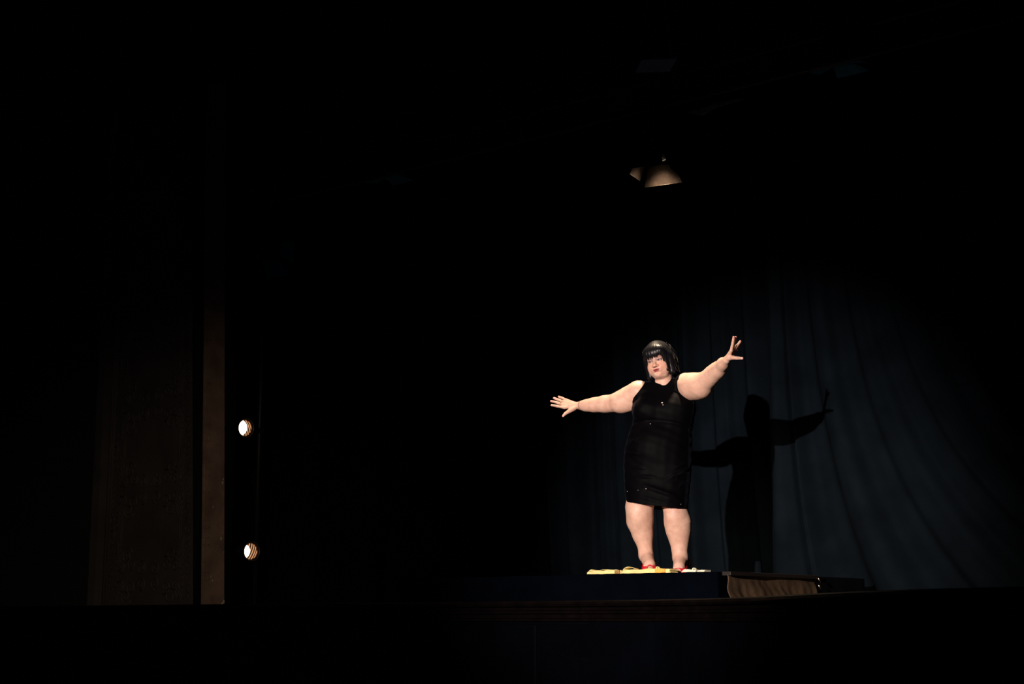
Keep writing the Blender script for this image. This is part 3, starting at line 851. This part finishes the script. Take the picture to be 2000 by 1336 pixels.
hell(Hf, (-.004, .02, -.075), (.052, .075, .085), .004, 'sub')
Hf.cone(L(1296, 758, .02), H(0, -.01, -.05), .072, .07, .004, 'sub')
hcone(Hf, (.055, .054, .035), (.062, .049, -.068), .014, .013, .012)
hcone(Hf, (-.060, .040, .03), (-.066, .030, -.085), .011, .011, .012)
def strands(X, Y, Z):
    q = [(X - HC[0]) * HB[i][0] + (Y - HC[1]) * HB[i][1] + (Z - HC[2]) * HB[i][2] for i in range(3)]
    x, y, z = [a / HS for a in q]
    an = np.arctan2(y + .01, x)
    fade = np.clip((.125 - z) / .05, .25, 1)
    return .6 * fade * (.0009 * np.sin(an * 38 + 3 * np.sin(z * 14)) + .0008 * np.sin(an * 83 + z * 12) + .0006 * np.sin(an * 131 - z * 10))
Hf.op(strands, H(0, 0, 0) - .25, H(0, 0, 0) + .25, 0, 'off')
V, F = Hf.mesh(); del Hf
V = smooth_verts(V, F, 1, .35)
M_hair = mat('black_hair', (.004, .004, .006), .38, spec=.20, sheen=.10, sheen_col=(1, .85, .75), sheen_rough=.18)
b = M_hair.node_tree.nodes['Principled BSDF']; b.inputs['Anisotropic'].default_value = .4
b.inputs['Coat Weight'].default_value = .05; b.inputs['Coat Roughness'].default_value = .3
hair = mesh_obj('hair', V, F, M_hair, person)
# loose locks over the cap: fringe tips, flyaways, side tips
m = MB(); rn = random.Random(11)
def lock(p0, p1, p2, r):
    pts = []
    for i in range(7):
        t = i / 6; pts.append(Vector(H(*[(1 - t) ** 2 * a + 2 * t * (1 - t) * b_ + t * t * c for a, b_, c in zip(p0, p1, p2)])))
    m.tube(pts, [r * s_ * HS for s_ in (.6, 1, 1, .9, .7, .45, .12)], 5)
for i in range(46):
    x = -.050 + .100 * (i + rn.random()) / 46
    lng = .006 + .012 * rn.random() + (.008 if x < -.015 else 0)
    gap = abs(x + .012) < .006
    if gap and rn.random() < .7: continue
    y0 = .100 - 9 * x * x
    lock((x * .8, .086 - 6 * x * x, .085), (x, y0 + .004, .06), (x + rn.uniform(-.004, .004), y0 - .008, .029 - .8 * lng), .0030)
for i in range(60):                               # flyaways at the back right
    a = rn.uniform(-.4, 1.5); z = rn.uniform(-.08, .08)
    r0 = .094; x, y = r0 * math.cos(a), -r0 * math.sin(a) - .02
    k = 1.08 + .12 * rn.random()
    lock((x * .9, y * .9, z + .04), (x * 1.05, y * 1.05, z), (x * k, y * k, z - .03), .0014)
for sx in (-1, 1):
    for i in range(18):
        y = -.02 + .05 * rn.random(); x = sx * (.066 + .016 * rn.random())
        lock((x * 1.08, y, 0), (x * 1.10, y, -.06), (x * (.98 + .06 * rn.random()), y + .01, -.100 - .012 * rn.random()), .0045)
m.build('loose_locks', M_hair, hair)

# ---- shoes
def shoe(toe, heel, name='shoe'):
    e = MB()
    toe = Vector(toe); heel = Vector(heel); ax = (toe - heel); axn = Vector((ax.x, ax.y, 0)).normalized(); sd = Vector((-axn.y, axn.x, 0))
    return axn, sd, e
def make_shoe(toe, heel, zg):
    axn, sd, e = shoe(toe, heel); T = Vector(toe); Hh = Vector(heel)
    # sole: lofted strip from heel seat to toe tip
    st = []; 
    for i in range(15):
        t = i / 14
        p = Hh.lerp(T, t); ln = (t - .5)
        z = (Hh.z - .034) * (1 - t) ** 1.5 + (zg + .006) * (1 - (1 - t) ** 1.5)
        p = Vector((p.x, p.y, 0)) + axn * (.035 * (t * 2 - 1)); p.z = max(z, zg + .006)
        wdt = .030 + .016 * math.sin(min(1, t * 1.15) * math.pi * .62) - (.018 * max(0, t - .85) / .15)
        st.append((p, wdt))
    vs = []; fs = []
    for p, wdt in st:
        for s_, dz in ((-1, 0), (1, 0), (1, -.007), (-1, -.007)): q = p + sd * (s_ * wdt); vs.append((q.x, q.y, q.z + dz))
    for i in range(14):
        for k in range(4): a = i * 4 + k; b_ = i * 4 + (k + 1) % 4; fs.append((a, b_, b_ + 4, a + 4))
    fs += [(0, 1, 2, 3), (59, 58, 57, 56)]
    e.add(vs, fs, True)
    # stiletto
    hp = st[0][0] + axn * .012
    e.tube([hp + Vector((0, 0, -.004)), Vector((hp.x, hp.y, (hp.z + zg) / 2)) - axn * .004, Vector((hp.x, hp.y, zg + .001)) - axn * .002], [.024, .013, .009], 12)
    # vamp over the toes
    vs = []; fs = []; na = 16; nl = 9
    for i in range(nl):
        t = .66 + .40 * i / (nl - 1); j = min(13, int(t * 14)); fr = t * 14 - j
        p0, w0 = st[min(j, 14)]; p1, w1 = st[min(j + 1, 14)]; p = p0.lerp(p1, min(fr, 1)) if t <= 1 else st[14][0] + axn * .012; wdt = (w0 + .010) if t <= 1 else .026
        hgt = .080 - .050 * (i / (nl - 1)) ** 1.2
        for k in range(na + 1):
            an = math.pi * k / na; q = p + sd * (math.cos(an) * wdt); vs.append((q.x, q.y, p.z - .004 + math.sin(an) ** .8 * hgt))
    for i in range(nl - 1):
        for k in range(na): a = i * (na + 1) + k; fs.append((a, a + 1, a + na + 2, a + na + 1))
    e.add(vs, fs, True)
    # heel counter and sling strap
    hb = Vector((Hh.x, Hh.y, Hh.z))
    vs = []; fs = []; nk = 18; lv = [(-.03, .050), (-.01, .053), (.01, .0525), (.028, .050), (.038, .047), (.038, .0435), (.0, .046), (-.03, .045)]
    for zz, rr in lv:
        for k in range(nk + 1):
            an = math.pi * (k / nk); q = hb + sd * (math.cos(an) * rr) - axn * (math.sin(an) * rr - .035 * (1 - math.sin(an)))
            vs.append((q.x, q.y, hb.z + zz - .018 * (1 - math.sin(an)) * (zz > 0)))
    nl_ = len(lv)
    for j in range(nl_):
        for k in range(nk):
            a = j * (nk + 1) + k; b_ = ((j + 1) % nl_) * (nk + 1) + k; fs.append((a, a + 1, b_ + 1, b_))
    e.add(vs, fs, True)
    o = e.build('shoe', M_red, person); o['label'] = 'red high heeled shoe'
    return o
make_shoe(RTOE, RHEEL, .024); make_shoe(LTOE, LHEEL, .002)

# ---- jewellery
m = MB()
c0 = L(1133, 792, .283); ax = Vector(L(1144, 792, .265) - L(1131, 792, .285)).normalized()
u = Vector((0, 0, 1)); u = (u - ax * u.dot(ax)).normalized(); v = ax.cross(u)
m.tube([Vector(c0) + (u * math.cos(a) + v * math.sin(a)) * .0345 + ax * .002 * math.sin(3 * a) for a in np.linspace(0, 2 * math.pi, 33)], .0020, 6)
for a in np.linspace(0, 2 * math.pi, 12)[:-1]:
    p = Vector(c0) + (u * math.cos(a) + v * math.sin(a)) * .0355; m.lathe([(.0002, -.0025), (.0025, 0), (.0002, .0025)], 6, Matrix.Translation(p))
m.build('bracelet', mat('dark_silver', (.25, .12, .10), .35, metal=.8), person)
m = MB()
for (a, b_) in (((1097, 784.3, .302), (1096, 782, .312)), ((1094, 789, .290), (1093.5, 786.5, .300))):
    p = Vector(L(*a)); m.tube([p + Vector((0, 0.0118 * math.sin(t), 0.0118 * math.cos(t))) for t in np.linspace(0, 6.283, 17)], .0010, 5)
m.build('ring', M_gold, person)
def gem(px, py, f, r, name):
    m = MB(); c = Vector(L(px, py, f)); m.lathe([(.0003, -r), (r * .8, -r * .5), (r, 0), (r * .7, r * .6), (.0003, r * .8)], 7, Matrix.Translation(c)); return m.build(name, M_gem, person)
# place the stones on the velvet by a ray through the dress
dress = [o for o in person.children if o.name.startswith('dress')][0]
from mathutils.bvhtree import BVHTree
bvh = BVHTree.FromPolygons([v.co.copy() for v in dress.data.vertices], [tuple(p.vertices) for p in dress.data.polygons])
for px, py, r, nm in ((1293.5, 787, .0065, 'brooch'), (1270, 828, .003, 'rhinestone'), (1262, 954.5, .0035, 'rhinestone'), (1246, 957.5, .002, 'rhinestone'), (1329.5, 985, .002, 'rhinestone'), (1225.5, 960, .002, 'rhinestone'), (1295, 791, .003, 'rhinestone')):
    a = Vector(L(px, py, -.4)); b_ = Vector(L(px, py, .1)); h = bvh.ray_cast(a, (b_ - a).normalized())
    if h[0] is not None:
        m = MB(); m.lathe([(.0003, -r), (r * .8, -r * .5), (r, 0), (r * .7, r * .6), (.0003, r * .8)], 7, Matrix.Translation(h[0] + h[1] * r * .5)); m.build(nm, M_gem, person)

# ------------------------------------------------------------------ crumpled papers on the riser
M_paper = mat('yellow_paper', (.86, .70, .30), .7, spec=.2, noise=(14, .10), bump=(50, .3))
M_paper2 = mat('white_paper', (.86, .80, .62), .7, spec=.2, bump=(50, .3))
M_orange = mat('orange_paper', (.85, .42, .08), .7, spec=.2, noise=(20, .2))
M_band = mat('brown_band', (.30, .17, .05), .7, noise=(60, .5))
def paper_stack(px0, px1, y0, dep, h, mt, label, seed, flaps=(), parts=()):
    rn = random.Random(seed)
    a = on_Y(px0, 1120, y0); b_ = on_Y(px1, 1120, y0); x0, x1 = a.x, b_.x
    t = empty('paper_sheaf', ((x0 + x1) / 2, y0 + dep / 2, ZPL)); IM = Matrix.Translation(-Vector(t.location))
    m = MB(); nlay = max(3, int(h / .006)); nu, nv = 22, 6
    for k in range(nlay):
        zb_ = ZPL + .004 + h * k / nlay; sh = rn.uniform(-.0008, .0008); sx = rn.uniform(-.005, .005) - (k / nlay) * -.010 * 0
        ins = .028 * (k / nlay) ** 1.2
        P = []; p1 = seed; amp = h * .03 + (h * .05 if k == nlay - 1 else 0)
        for j in range(nv + 1):
            for i in range(nu + 1):
                u, v = i / nu, j / nv
                x = x0 + sx + ins + (x1 - x0 - ins) * u; y = y0 + sh + dep * v
                P.append((x, y, zb_ + amp * math.sin(9 * u + p1) + amp * .8 * math.sin(23 * u + 5 * v + p1)))
        F_ = [(j * (nu + 1) + i, j * (nu + 1) + i + 1, (j + 1) * (nu + 1) + i + 1, (j + 1) * (nu + 1) + i) for j in range(nv) for i in range(nu)]
        n0 = len(P); P2 = [(x, y, z + h / nlay * .995) for x, y, z in P]
        bd = [i for i in range(nu)] + [nu + j * (nu + 1) for j in range(nv)] + [n0 - 1 - i for i in range(nu)] + [(nv - j) * (nu + 1) for j in range(nv)]
        F2 = [tuple(n0 + q for q in f) for f in F_]; sd_ = [(bd[q], bd[(q + 1) % len(bd)], n0 + bd[(q + 1) % len(bd)], n0 + bd[q]) for q in range(len(bd))]
        m.add(P + P2, [f[::-1] for f in F_] + F2 + sd_)
    m.build('sheets', mt, t, 0, IM)
    for (pa, pb, hh, lean) in flaps:
        xa = on_Y(pa, 1120, y0).x; xb = on_Y(pb, 1120, y0).x; m = MB(); P = []; n = 10
        for j in range(5):
            for i in range(n + 1):
                u = i / n; v = j / 4
                P.append((xa + (xb - xa) * u, y0 + .015 + dep * .5 * v + lean * u, ZPL + h + .003 + hh * math.sin(math.pi * min(1, u * .9 + .05)) ** .7 * (1 - .4 * u) * (1 - .3 * v)))
        F_ = [(j * (n + 1) + i, j * (n + 1) + i + 1, (j + 1) * (n + 1) + i + 1, (j + 1) * (n + 1) + i) for j in range(4) for i in range(n)]
        m.add(P, F_, True); o = m.build('curled_sheet', mt, t, 0, IM); so = o.modifiers.new('t', 'SOLIDIFY'); so.thickness = .003; so.offset = 1
    for (pa, pb, mm, nm, lb) in parts:
        xa = on_Y(pa, 1120, y0).x; xb = on_Y(pb, 1120, y0).x
        m = MB(); m.box(((xa + xb) / 2, y0 + dep * .45, ZPL + h / 2 + .003), (xb - xa, dep + .008, h + .001)); o = m.build(nm, mm, t, .003, IM); o['label'] = lb
    return tagit(t, label, 'papers', 'loose papers on the riser')
YQ = YPL + .015
paper_stack(1146, 1213, YQ, .10, .026, M_paper, 'yellow paper sheaf lying leftmost on the riser, with a brown band', 1, flaps=((1150, 1158, .010, 0), (1170, 1195, .006, 0)), parts=((1201.5, 1211.5, M_band, 'paper_band', 'brown paper band'),))
paper_stack(1213, 1308, YQ - .003, .10, .028, M_paper, 'longest yellow paper sheaf, in front of the right shoe, one sheet curled up', 2, flaps=((1216, 1238, .022, 0),), parts=((1280, 1300, M_orange, 'orange_sheet', 'orange sheet folded over the sheaf'),))
paper_stack(1331, 1359, YQ, .08, .016, M_paper2, 'small white paper sheaf in front of the left shoe', 3, flaps=((1333, 1342, .004, 0),))
paper_stack(1362, 1377, YQ, .08, .012, M_paper2, 'rightmost scrap of white paper near the riser corner', 4)
def curl(px, py, mt, label, r=.014):
    c = on_Y(px, py, YQ + .03); m = MB(); P = []; n = 14; c.z = max(c.z, ZPL + .02)
    for j in range(3):
        for i in range(n + 1):
            a = i / n * 4.2; rr = r * (1 - .5 * i / n); P.append((c.x + rr * math.cos(a), c.y + (j - 1) * .012, c.z + rr * math.sin(a) * 1.1))
    F_ = [(j * (n + 1) + i, j * (n + 1) + i + 1, (j + 1) * (n + 1) + i + 1, (j + 1) * (n + 1) + i) for j in range(2) for i in range(n)]
    m.add(P, F_, True); o = m.build('paper_curl', mt); so = o.modifiers.new('t', 'SOLIDIFY'); so.thickness = .003
    return tagit(o, label, 'paper')
curl(1285, 1111, M_paper, 'small yellow curl of paper beside the right shoe')
curl(1356, 1113, M_paper2, 'small white curl of paper standing on the sheaf by the left shoe', .012)

# ------------------------------------------------------------------ overhead batten and lanterns
a = on_Y(600, 378, YB)
m = MB(); m.tube([(-11.3, YB, zb), (2.4, YB, zb)], 0.024, 12)
for x in np.arange(-11.5, 2.3, 2.4): m.tube([(x, YB, zb + .02), (x, YB, 8.1)], 0.003, 5)
tagit(m.build('lighting_batten', M_pipe), 'lower steel batten across the stage, carrying the lit lantern', 'batten')

m = MB(); m.tube([(-11.3, YB + .25, zb + .33), (2.4, YB + .25, zb + .33)], 0.02, 12)
for x in np.arange(-11.1, 2.3, 2.4): m.tube([(x, YB + .25, zb + .35), (x, YB + .25, 8.1)], 0.003, 5)
tagit(m.build('lighting_batten', M_pipe), 'second steel batten, just above and behind the one with the lit lantern', 'batten')

def lantern(x, y, z, pan, tilt, label, lit=False, flapmat=None, open_=(55, 55, 40, 40), gel=None, drop=0.20, scale=1.0):
    """theatre fresnel hung under a batten; pan about Z, tilt 0 = straight down"""
    t = empty('stage_lantern', (x, y, z), pan)
    m = MB(); m.box((0, 0, -.01), (.05, .07, .075)); m.tube([(0, -.05, -.02), (0, .05, -.02)], .009, 8); m.build('hook_clamp', M_metal, t, .004)
    m = MB(); m.tube([(0, 0, -.04), (0, 0, -drop)], .009, 10); o = m.build('hanging_rod', mat('rod_rust', (.16, .07, .04), .5, metal=.3) if lit else M_metal, t)
    m = MB(); m.lathe([(.0, -drop - .006), (.024, -drop - .006), (.024, -drop + .006), (0, -drop + .006)], 16); m.build('washer', mat('brass', (.35, .26, .12), .4, metal=.8) if lit else M_metal, t)
    zc = -drop - .17
    m = MB()                                      # yoke
    pts = [(-.145, 0, zc), (-.145, 0, -drop - .03), (-.12, 0, -drop - .008), (.12, 0, -drop - .008), (.145, 0, -drop - .03), (.145, 0, zc)]
    for p, q in zip(pts[:-1], pts[1:]):
        p, q = Vector(p), Vector(q); d = (q - p); c = (p + q) / 2; rot = d.to_track_quat('Z', 'Y').to_matrix().to_4x4()
        m.box((0, 0, 0), (.006 if abs(d.x) < .01 else .03, .03, d.length + .004) if abs(d.x) < .01 else (.03, .006, d.length + .004), Matrix.Translation(c) @ rot)
    m.build('yoke', M_metal, t, .002)
    R_ = Matrix.Translation((0, 0, zc)) @ Matrix.Rotation(tilt, 4, 'X')
    m = MB()                                      # housing: rounded box with cooling fins, open below
    m.lathe([(.001, .15), (.05, .15), (.075, .135), (.095, .11), (.10, .05), (.11, .045), (.11, -.09), (.102, -.09), (.10, .04), (.001, .09)], 24, R_)
    for q in range(4): m.lathe([(.104, .10 - q * .018), (.118, .10 - q * .018), (.118, .094 - q * .018), (.104, .094 - q * .018)], 24, R_, closed=True)
    m.build('housing', M_metal, t)
    m = MB()                                      # lens with fresnel steps
    prof = [(.001, -.045)]
    for q in range(6): r = .015 + q * .015; prof += [(r, -.047 + .004), (r + .002, -.051)]
    m.lathe(prof + [(.100, -.045)], 28, R_)
    m.build('lens', mat('lens_glass', (.9, .9, .9), .15, emis=((1, .8, .55), 6.0)) if lit else mat('lens_dark', (.05, .07, .09), .1), t)
    m = MB(); m.lathe([(.095, -.088), (.118, -.088), (.118, -.100), (.095, -.100)], 24, R_, closed=True); m.box((0, 0, -.094), (.245, .245, .004), R_ @ Matrix.Translation((0, 0, 0))) if False else None
    for sx, sy in ((1, 0), (-1, 0)): m.box((sx * .115, 0, -.095), (.014, .245, .01), R_)
    for sy in (1, -1): m.box((0, sy * .115, -.095), (.245, .014, .01), R_)
    m.build('gel_frame', M_metal, t)
    for sx in (1, -1):
        m = MB(); m.tube([(sx * .145, 0, zc), (sx * .165, 0, zc)], [.018, .014], 10); m.build('tilt_knob', M_metal, t)
    if lit:
        m = MB(); m.lathe([(.0005, -.010), (.007, -.006), (.008, 0), (.006, .006), (.0005, .009)], 10, R_ @ Matrix.Translation((.03, -.112, .05))); m.build('screw', M_screw, t)
        m = MB(); m.lathe([(.0005, -.010), (.006, -.006), (.006, 0), (.006, .006), (.0005, .009)], 10, R_ @ Matrix.Translation((.055, -.105, -.02))); m.build('screw', M_screw, t)
    # four barn doors, hinged on the frame: two wide, two narrow
    fm = flapmat or M_flap
    for k, (rot, wide, op) in enumerate(((0, 1, open_[0]), (math.pi, 1, open_[1]), (math.pi / 2, 0, open_[2]), (-math.pi / 2, 0, open_[3]))):
        wi, wo, ln = (.112, .175, .19) if wide else (.085, .12, .15)
        Mr = R_ @ Matrix.Rotation(rot, 4, 'Z') @ Matrix.Translation((0, .122, -.10)) @ Matrix.Rotation(math.radians(op), 4, 'X')
        m = MB(); m.slab([Mr @ Vector((-wi, 0, 0)), Mr @ Vector((wi, 0, 0)), Mr @ Vector((wo, 0, -ln)), Mr @ Vector((-wo, 0, -ln))], .003)
        m.tube([Mr @ Vector((-wi, 0, 0)), Mr @ Vector((wi, 0, 0))], .005, 8)
        m.tube([Mr @ Vector((-wo * .97, .0, -ln)), Mr @ Vector((wo * .97, .0, -ln))], .0035, 6)
        m.build('barn_door', fm, t)
    if gel:
        m = MB(); m.box((0, 0, -.101), (.23, .23, .003), R_); m.build('colour_gel', gel, t)
    if lit:
        p = R_ @ Vector((0, 0, -.058)); q = R_ @ Vector((0, 0, -1.0))
        lo = spot('lantern_light', p, q, LANTERN_W, (1.0, .76, .52), 110, .6, .07, parent=t)
    t.scale = (scale,) * 3
    return tagit(t, label, 'stage light')
LANTERN_W = 470
M_gelblue = mat('blue_gel', (.05, .25, .45), .3, spec=.4)
p = on_Y(1277, 212, YB)
lantern(p.x, YB, zb, math.radians(12), math.radians(0), 'hanging lantern above the performer with brightly lit barn doors', lit=True, open_=(22, 47, 26, 26), scale=.90)
p = on_Y(715, 338, YB)
lantern(p.x, YB + .25, zb + .33, math.radians(0), math.radians(10), 'dark lantern with faint blue doors, left end of the batten', flapmat=M_flapblue, gel=M_gelblue, drop=.06, open_=(70, 80, 80, 80), scale=.75)
p = on_Y(1605, 118, YB)
lantern(p.x, YB + .25, zb + .33, math.radians(0), math.radians(10), 'dark lantern with faint blue doors, right end of the batten', flapmat=M_flapblue, gel=M_gelblue, drop=.06, open_=(70, 80, 80, 80), scale=.75)

# pale diamond panel and sagging cloth corner near the border
M_greyp = mat('grey_panel', (.09, .17, .40), .6, noise=(20, .3))
c = on_Y(1281, 129, YB - .35); m = MB()
m.slab([(c.x - .19, c.y, c.z - .01), (c.x, c.y - .19, c.z - .01), (c.x + .19, c.y, c.z + .01), (c.x, c.y + .19, c.z + .01)], .008)
for dx, dy in ((-.15, 0), (.15, 0)): m.tube([(c.x + dx, c.y + dy, c.z), (c.x + dx * .3, c.y + dy, c.z + .8)], .003, 5)
tagit(m.build('reflector_panel', M_greyp), 'faint grey diamond-shaped panel hanging above the lit lantern', 'panel')
m = MB(); pts = [(1340, 219), (1365, 225), (1372, 224), (1400, 208), (1455, 193), (1440, 193), (1400, 200), (1380, 209)]
P = [on_Y(x, y, YB + .30) for x, y in pts]; n = len(P); Pb = [q + Vector((0, .012, 0)) for q in P]
m.add([tuple(q) for q in P + Pb], [tuple(range(n - 1, -1, -1)), tuple(range(n, 2 * n))] + [(i, (i + 1) % n, n + (i + 1) % n, n + i) for i in range(n)])
tagit(m.build('sagging_cloth', mat('grey_cloth', (.20, .25, .24), .8)), 'faint grey sagging cloth edge just right of the lit lantern hook', 'cloth')
m = MB()
for q in (P[1], P[3], P[4]):
    m = MB(); m.tube([q, Vector((q.x, YB + .24, zb + .33))], .004, 6); m.build('tie_cord', M_pipe, bpy.data.objects['sagging_cloth'])
# ------------------------------------------------------------------ side boom with two round lamps
YS = on_X(480, 836, -11.75)
yf = 16.4
pa = ray(478, 836, yf); pb = ray(489, 1077, yf)
bx, by = ray(505, 900, yf + .25).x, ray(505, 900, yf + .25).y
m = MB(); m.tube([(bx, by, ZST), (bx, by, 5.6)], .024, 12)
m.lathe([(.001, ZST + .03), (.22, ZST + .03), (.24, ZST + .015), (.24, ZST + .002)], 28, Matrix.Translation((bx, by, 0)))
tagit(m.build('lamp_stand', M_metal), 'black upright pole with a round base behind the pier', 'stand')

def lens_mat(angle, cut):
    m = bpy.data.materials.new('lamp_lens'); m.use_nodes = True; nt = m.node_tree; b = nt.nodes['Principled BSDF']
    b.inputs['Base Color'].default_value = (.02, .012, .008, 1); b.inputs['Roughness'].default_value = .2
    tc = nt.nodes.new('ShaderNodeTexCoord'); mp = nt.nodes.new('ShaderNodeMapping'); mp.inputs['Rotation'].default_value = (0, 0, angle)
    nt.links.new(tc.outputs['Object'], mp.inputs['Vector'])
    wv = nt.nodes.new('ShaderNodeTexWave'); wv.wave_profile = 'SIN'; wv.inputs['Scale'].default_value = 10.5; wv.inputs['Distortion'].default_value = .6
    nt.links.new(mp.outputs['Vector'], wv.inputs['Vector'])
    rp = nt.nodes.new('ShaderNodeValToRGB'); rp.color_ramp.elements[0].position = .45; rp.color_ramp.elements[0].color = (.06, .02, .006, 1)
    rp.color_ramp.elements[1].position = .9; rp.color_ramp.elements[1].color = (.85, .42, .20, 1)
    nt.links.new(wv.outputs['Fac'], rp.inputs['Fac'])
    # filament glow fills one side of the ribbed glass
    sx = nt.nodes.new('ShaderNodeSeparateXYZ'); nt.links.new(tc.outputs['Object'], sx.inputs[0])
    ad = nt.nodes.new('ShaderNodeMath'); ad.operation = 'LESS_THAN'; ad.inputs[1].default_value = cut
    y2 = nt.nodes.new('ShaderNodeMath'); y2.operation = 'POWER'; y2.inputs[1].default_value = 2; nt.links.new(sx.outputs['Y'], y2.inputs[0])
    ml = nt.nodes.new('ShaderNodeMath'); ml.operation = 'MULTIPLY_ADD'; ml.inputs[1].default_value = 7.0; nt.links.new(y2.outputs[0], ml.inputs[0]); nt.links.new(sx.outputs['X'], ml.inputs[2])
    nt.links.new(ml.outputs[0], ad.inputs[0])
    mx = nt.nodes.new('ShaderNodeMix'); mx.data_type = 'RGBA'; nt.links.new(ad.outputs[0], mx.inputs['Factor'])
    nt.links.new(rp.outputs['Color'], mx.inputs['A']); mx.inputs['B'].default_value = (3.0, 2.6, 2.1, 1)
    nt.links.new(mx.outputs['Result'], b.inputs['Emission Color']); b.inputs['Emission Strength'].default_value = 1.0
    return m
def par_can(px, py, ang, cut, label):
    c = ray(px, py, yf)
    t = empty('side_lamp', c)
    # axis: towards the camera, turned 40 degrees to picture right
    d0 = Vector((-c.x, -c.y, (EYE - c.z) * .6)).normalized()
    d = (Matrix.Rotation(math.radians(36), 3, 'Z') @ d0)
    rot = d.to_track_quat('Z', 'Y').to_matrix().to_4x4()
    R0 = .084
    m = MB(); m.lathe([(.001, -.24), (.05, -.235), (.062, -.20), (.065, -.16), (.098, -.10), (.101, -.02), (.101, .022), (.097, .022), (.096, -.02), (.09, -.09), (.05, -.15), (.001, -.16)], 32, rot); m.build('can', M_metal, t)
    m = MB(); m.lathe([(R0 + .002, -.012), (R0 + .008, -.012), (R0 + .008, .004), (R0 + .002, .004)], 36, rot, closed=True); m.build('lens_ring', mat('warm_ring', (.5, .25, .13), .35, metal=.8), t)
    m = MB(); m.lathe([(.0986, .018), (.1025, .018), (.1025, .024), (.0986, .024)], 36, rot, closed=True); m.build('front_rim', mat('rim', (.4, .25, .18), .4, metal=.6), t)
    m = MB(); m.lathe([(.0005, .012), (.03, .010), (.06, .005), (R0, -.006)], 36)
    o = m.build('lens', lens_mat(ang, cut), t); o.rotation_euler = rot.to_euler()
    # yoke and clamp to the pole
    q = Vector((bx, by, c.z)) - c
    m = MB(); e_ = d.cross(Vector((0, 0, 1))).normalized()
    for s_ in (-1, 1): m.tube([e_ * s_ * .105 - d * .06, e_ * s_ * .11 - d * .20 + Vector((0, 0, .0)), -d * .27], .007, 6)
    m.tube([-d * .27, q], .010, 8); m.box(q, (.07, .07, .06)); m.build('yoke', M_metal, t)
    return tagit(t, label, 'stage light')
par_can(478.5, 836, math.radians(-28), .022, 'upper round lamp glowing white behind the pier')
par_can(489.5, 1077, math.radians(22), -.014, 'lower round lamp glowing behind the pier, narrower white glow')
# faint blue-gelled lantern high on the pole
p = ray(521, 500, yf + .1)
t_ = lantern(p.x, p.y, p.z + .40, math.radians(20), math.radians(80), 'faint blue gelled lantern high up right of the pier', flapmat=M_flapblue, gel=M_gelblue, drop=.12)
# warm work light low in the right wing, picking out the brown skirt
spot('wing_work_light', (-0.2, 8.4, 1.75), (X1 + .05, YPL + .75, ZST + .07), 22, (1, .56, .30), 12, .9, .08)
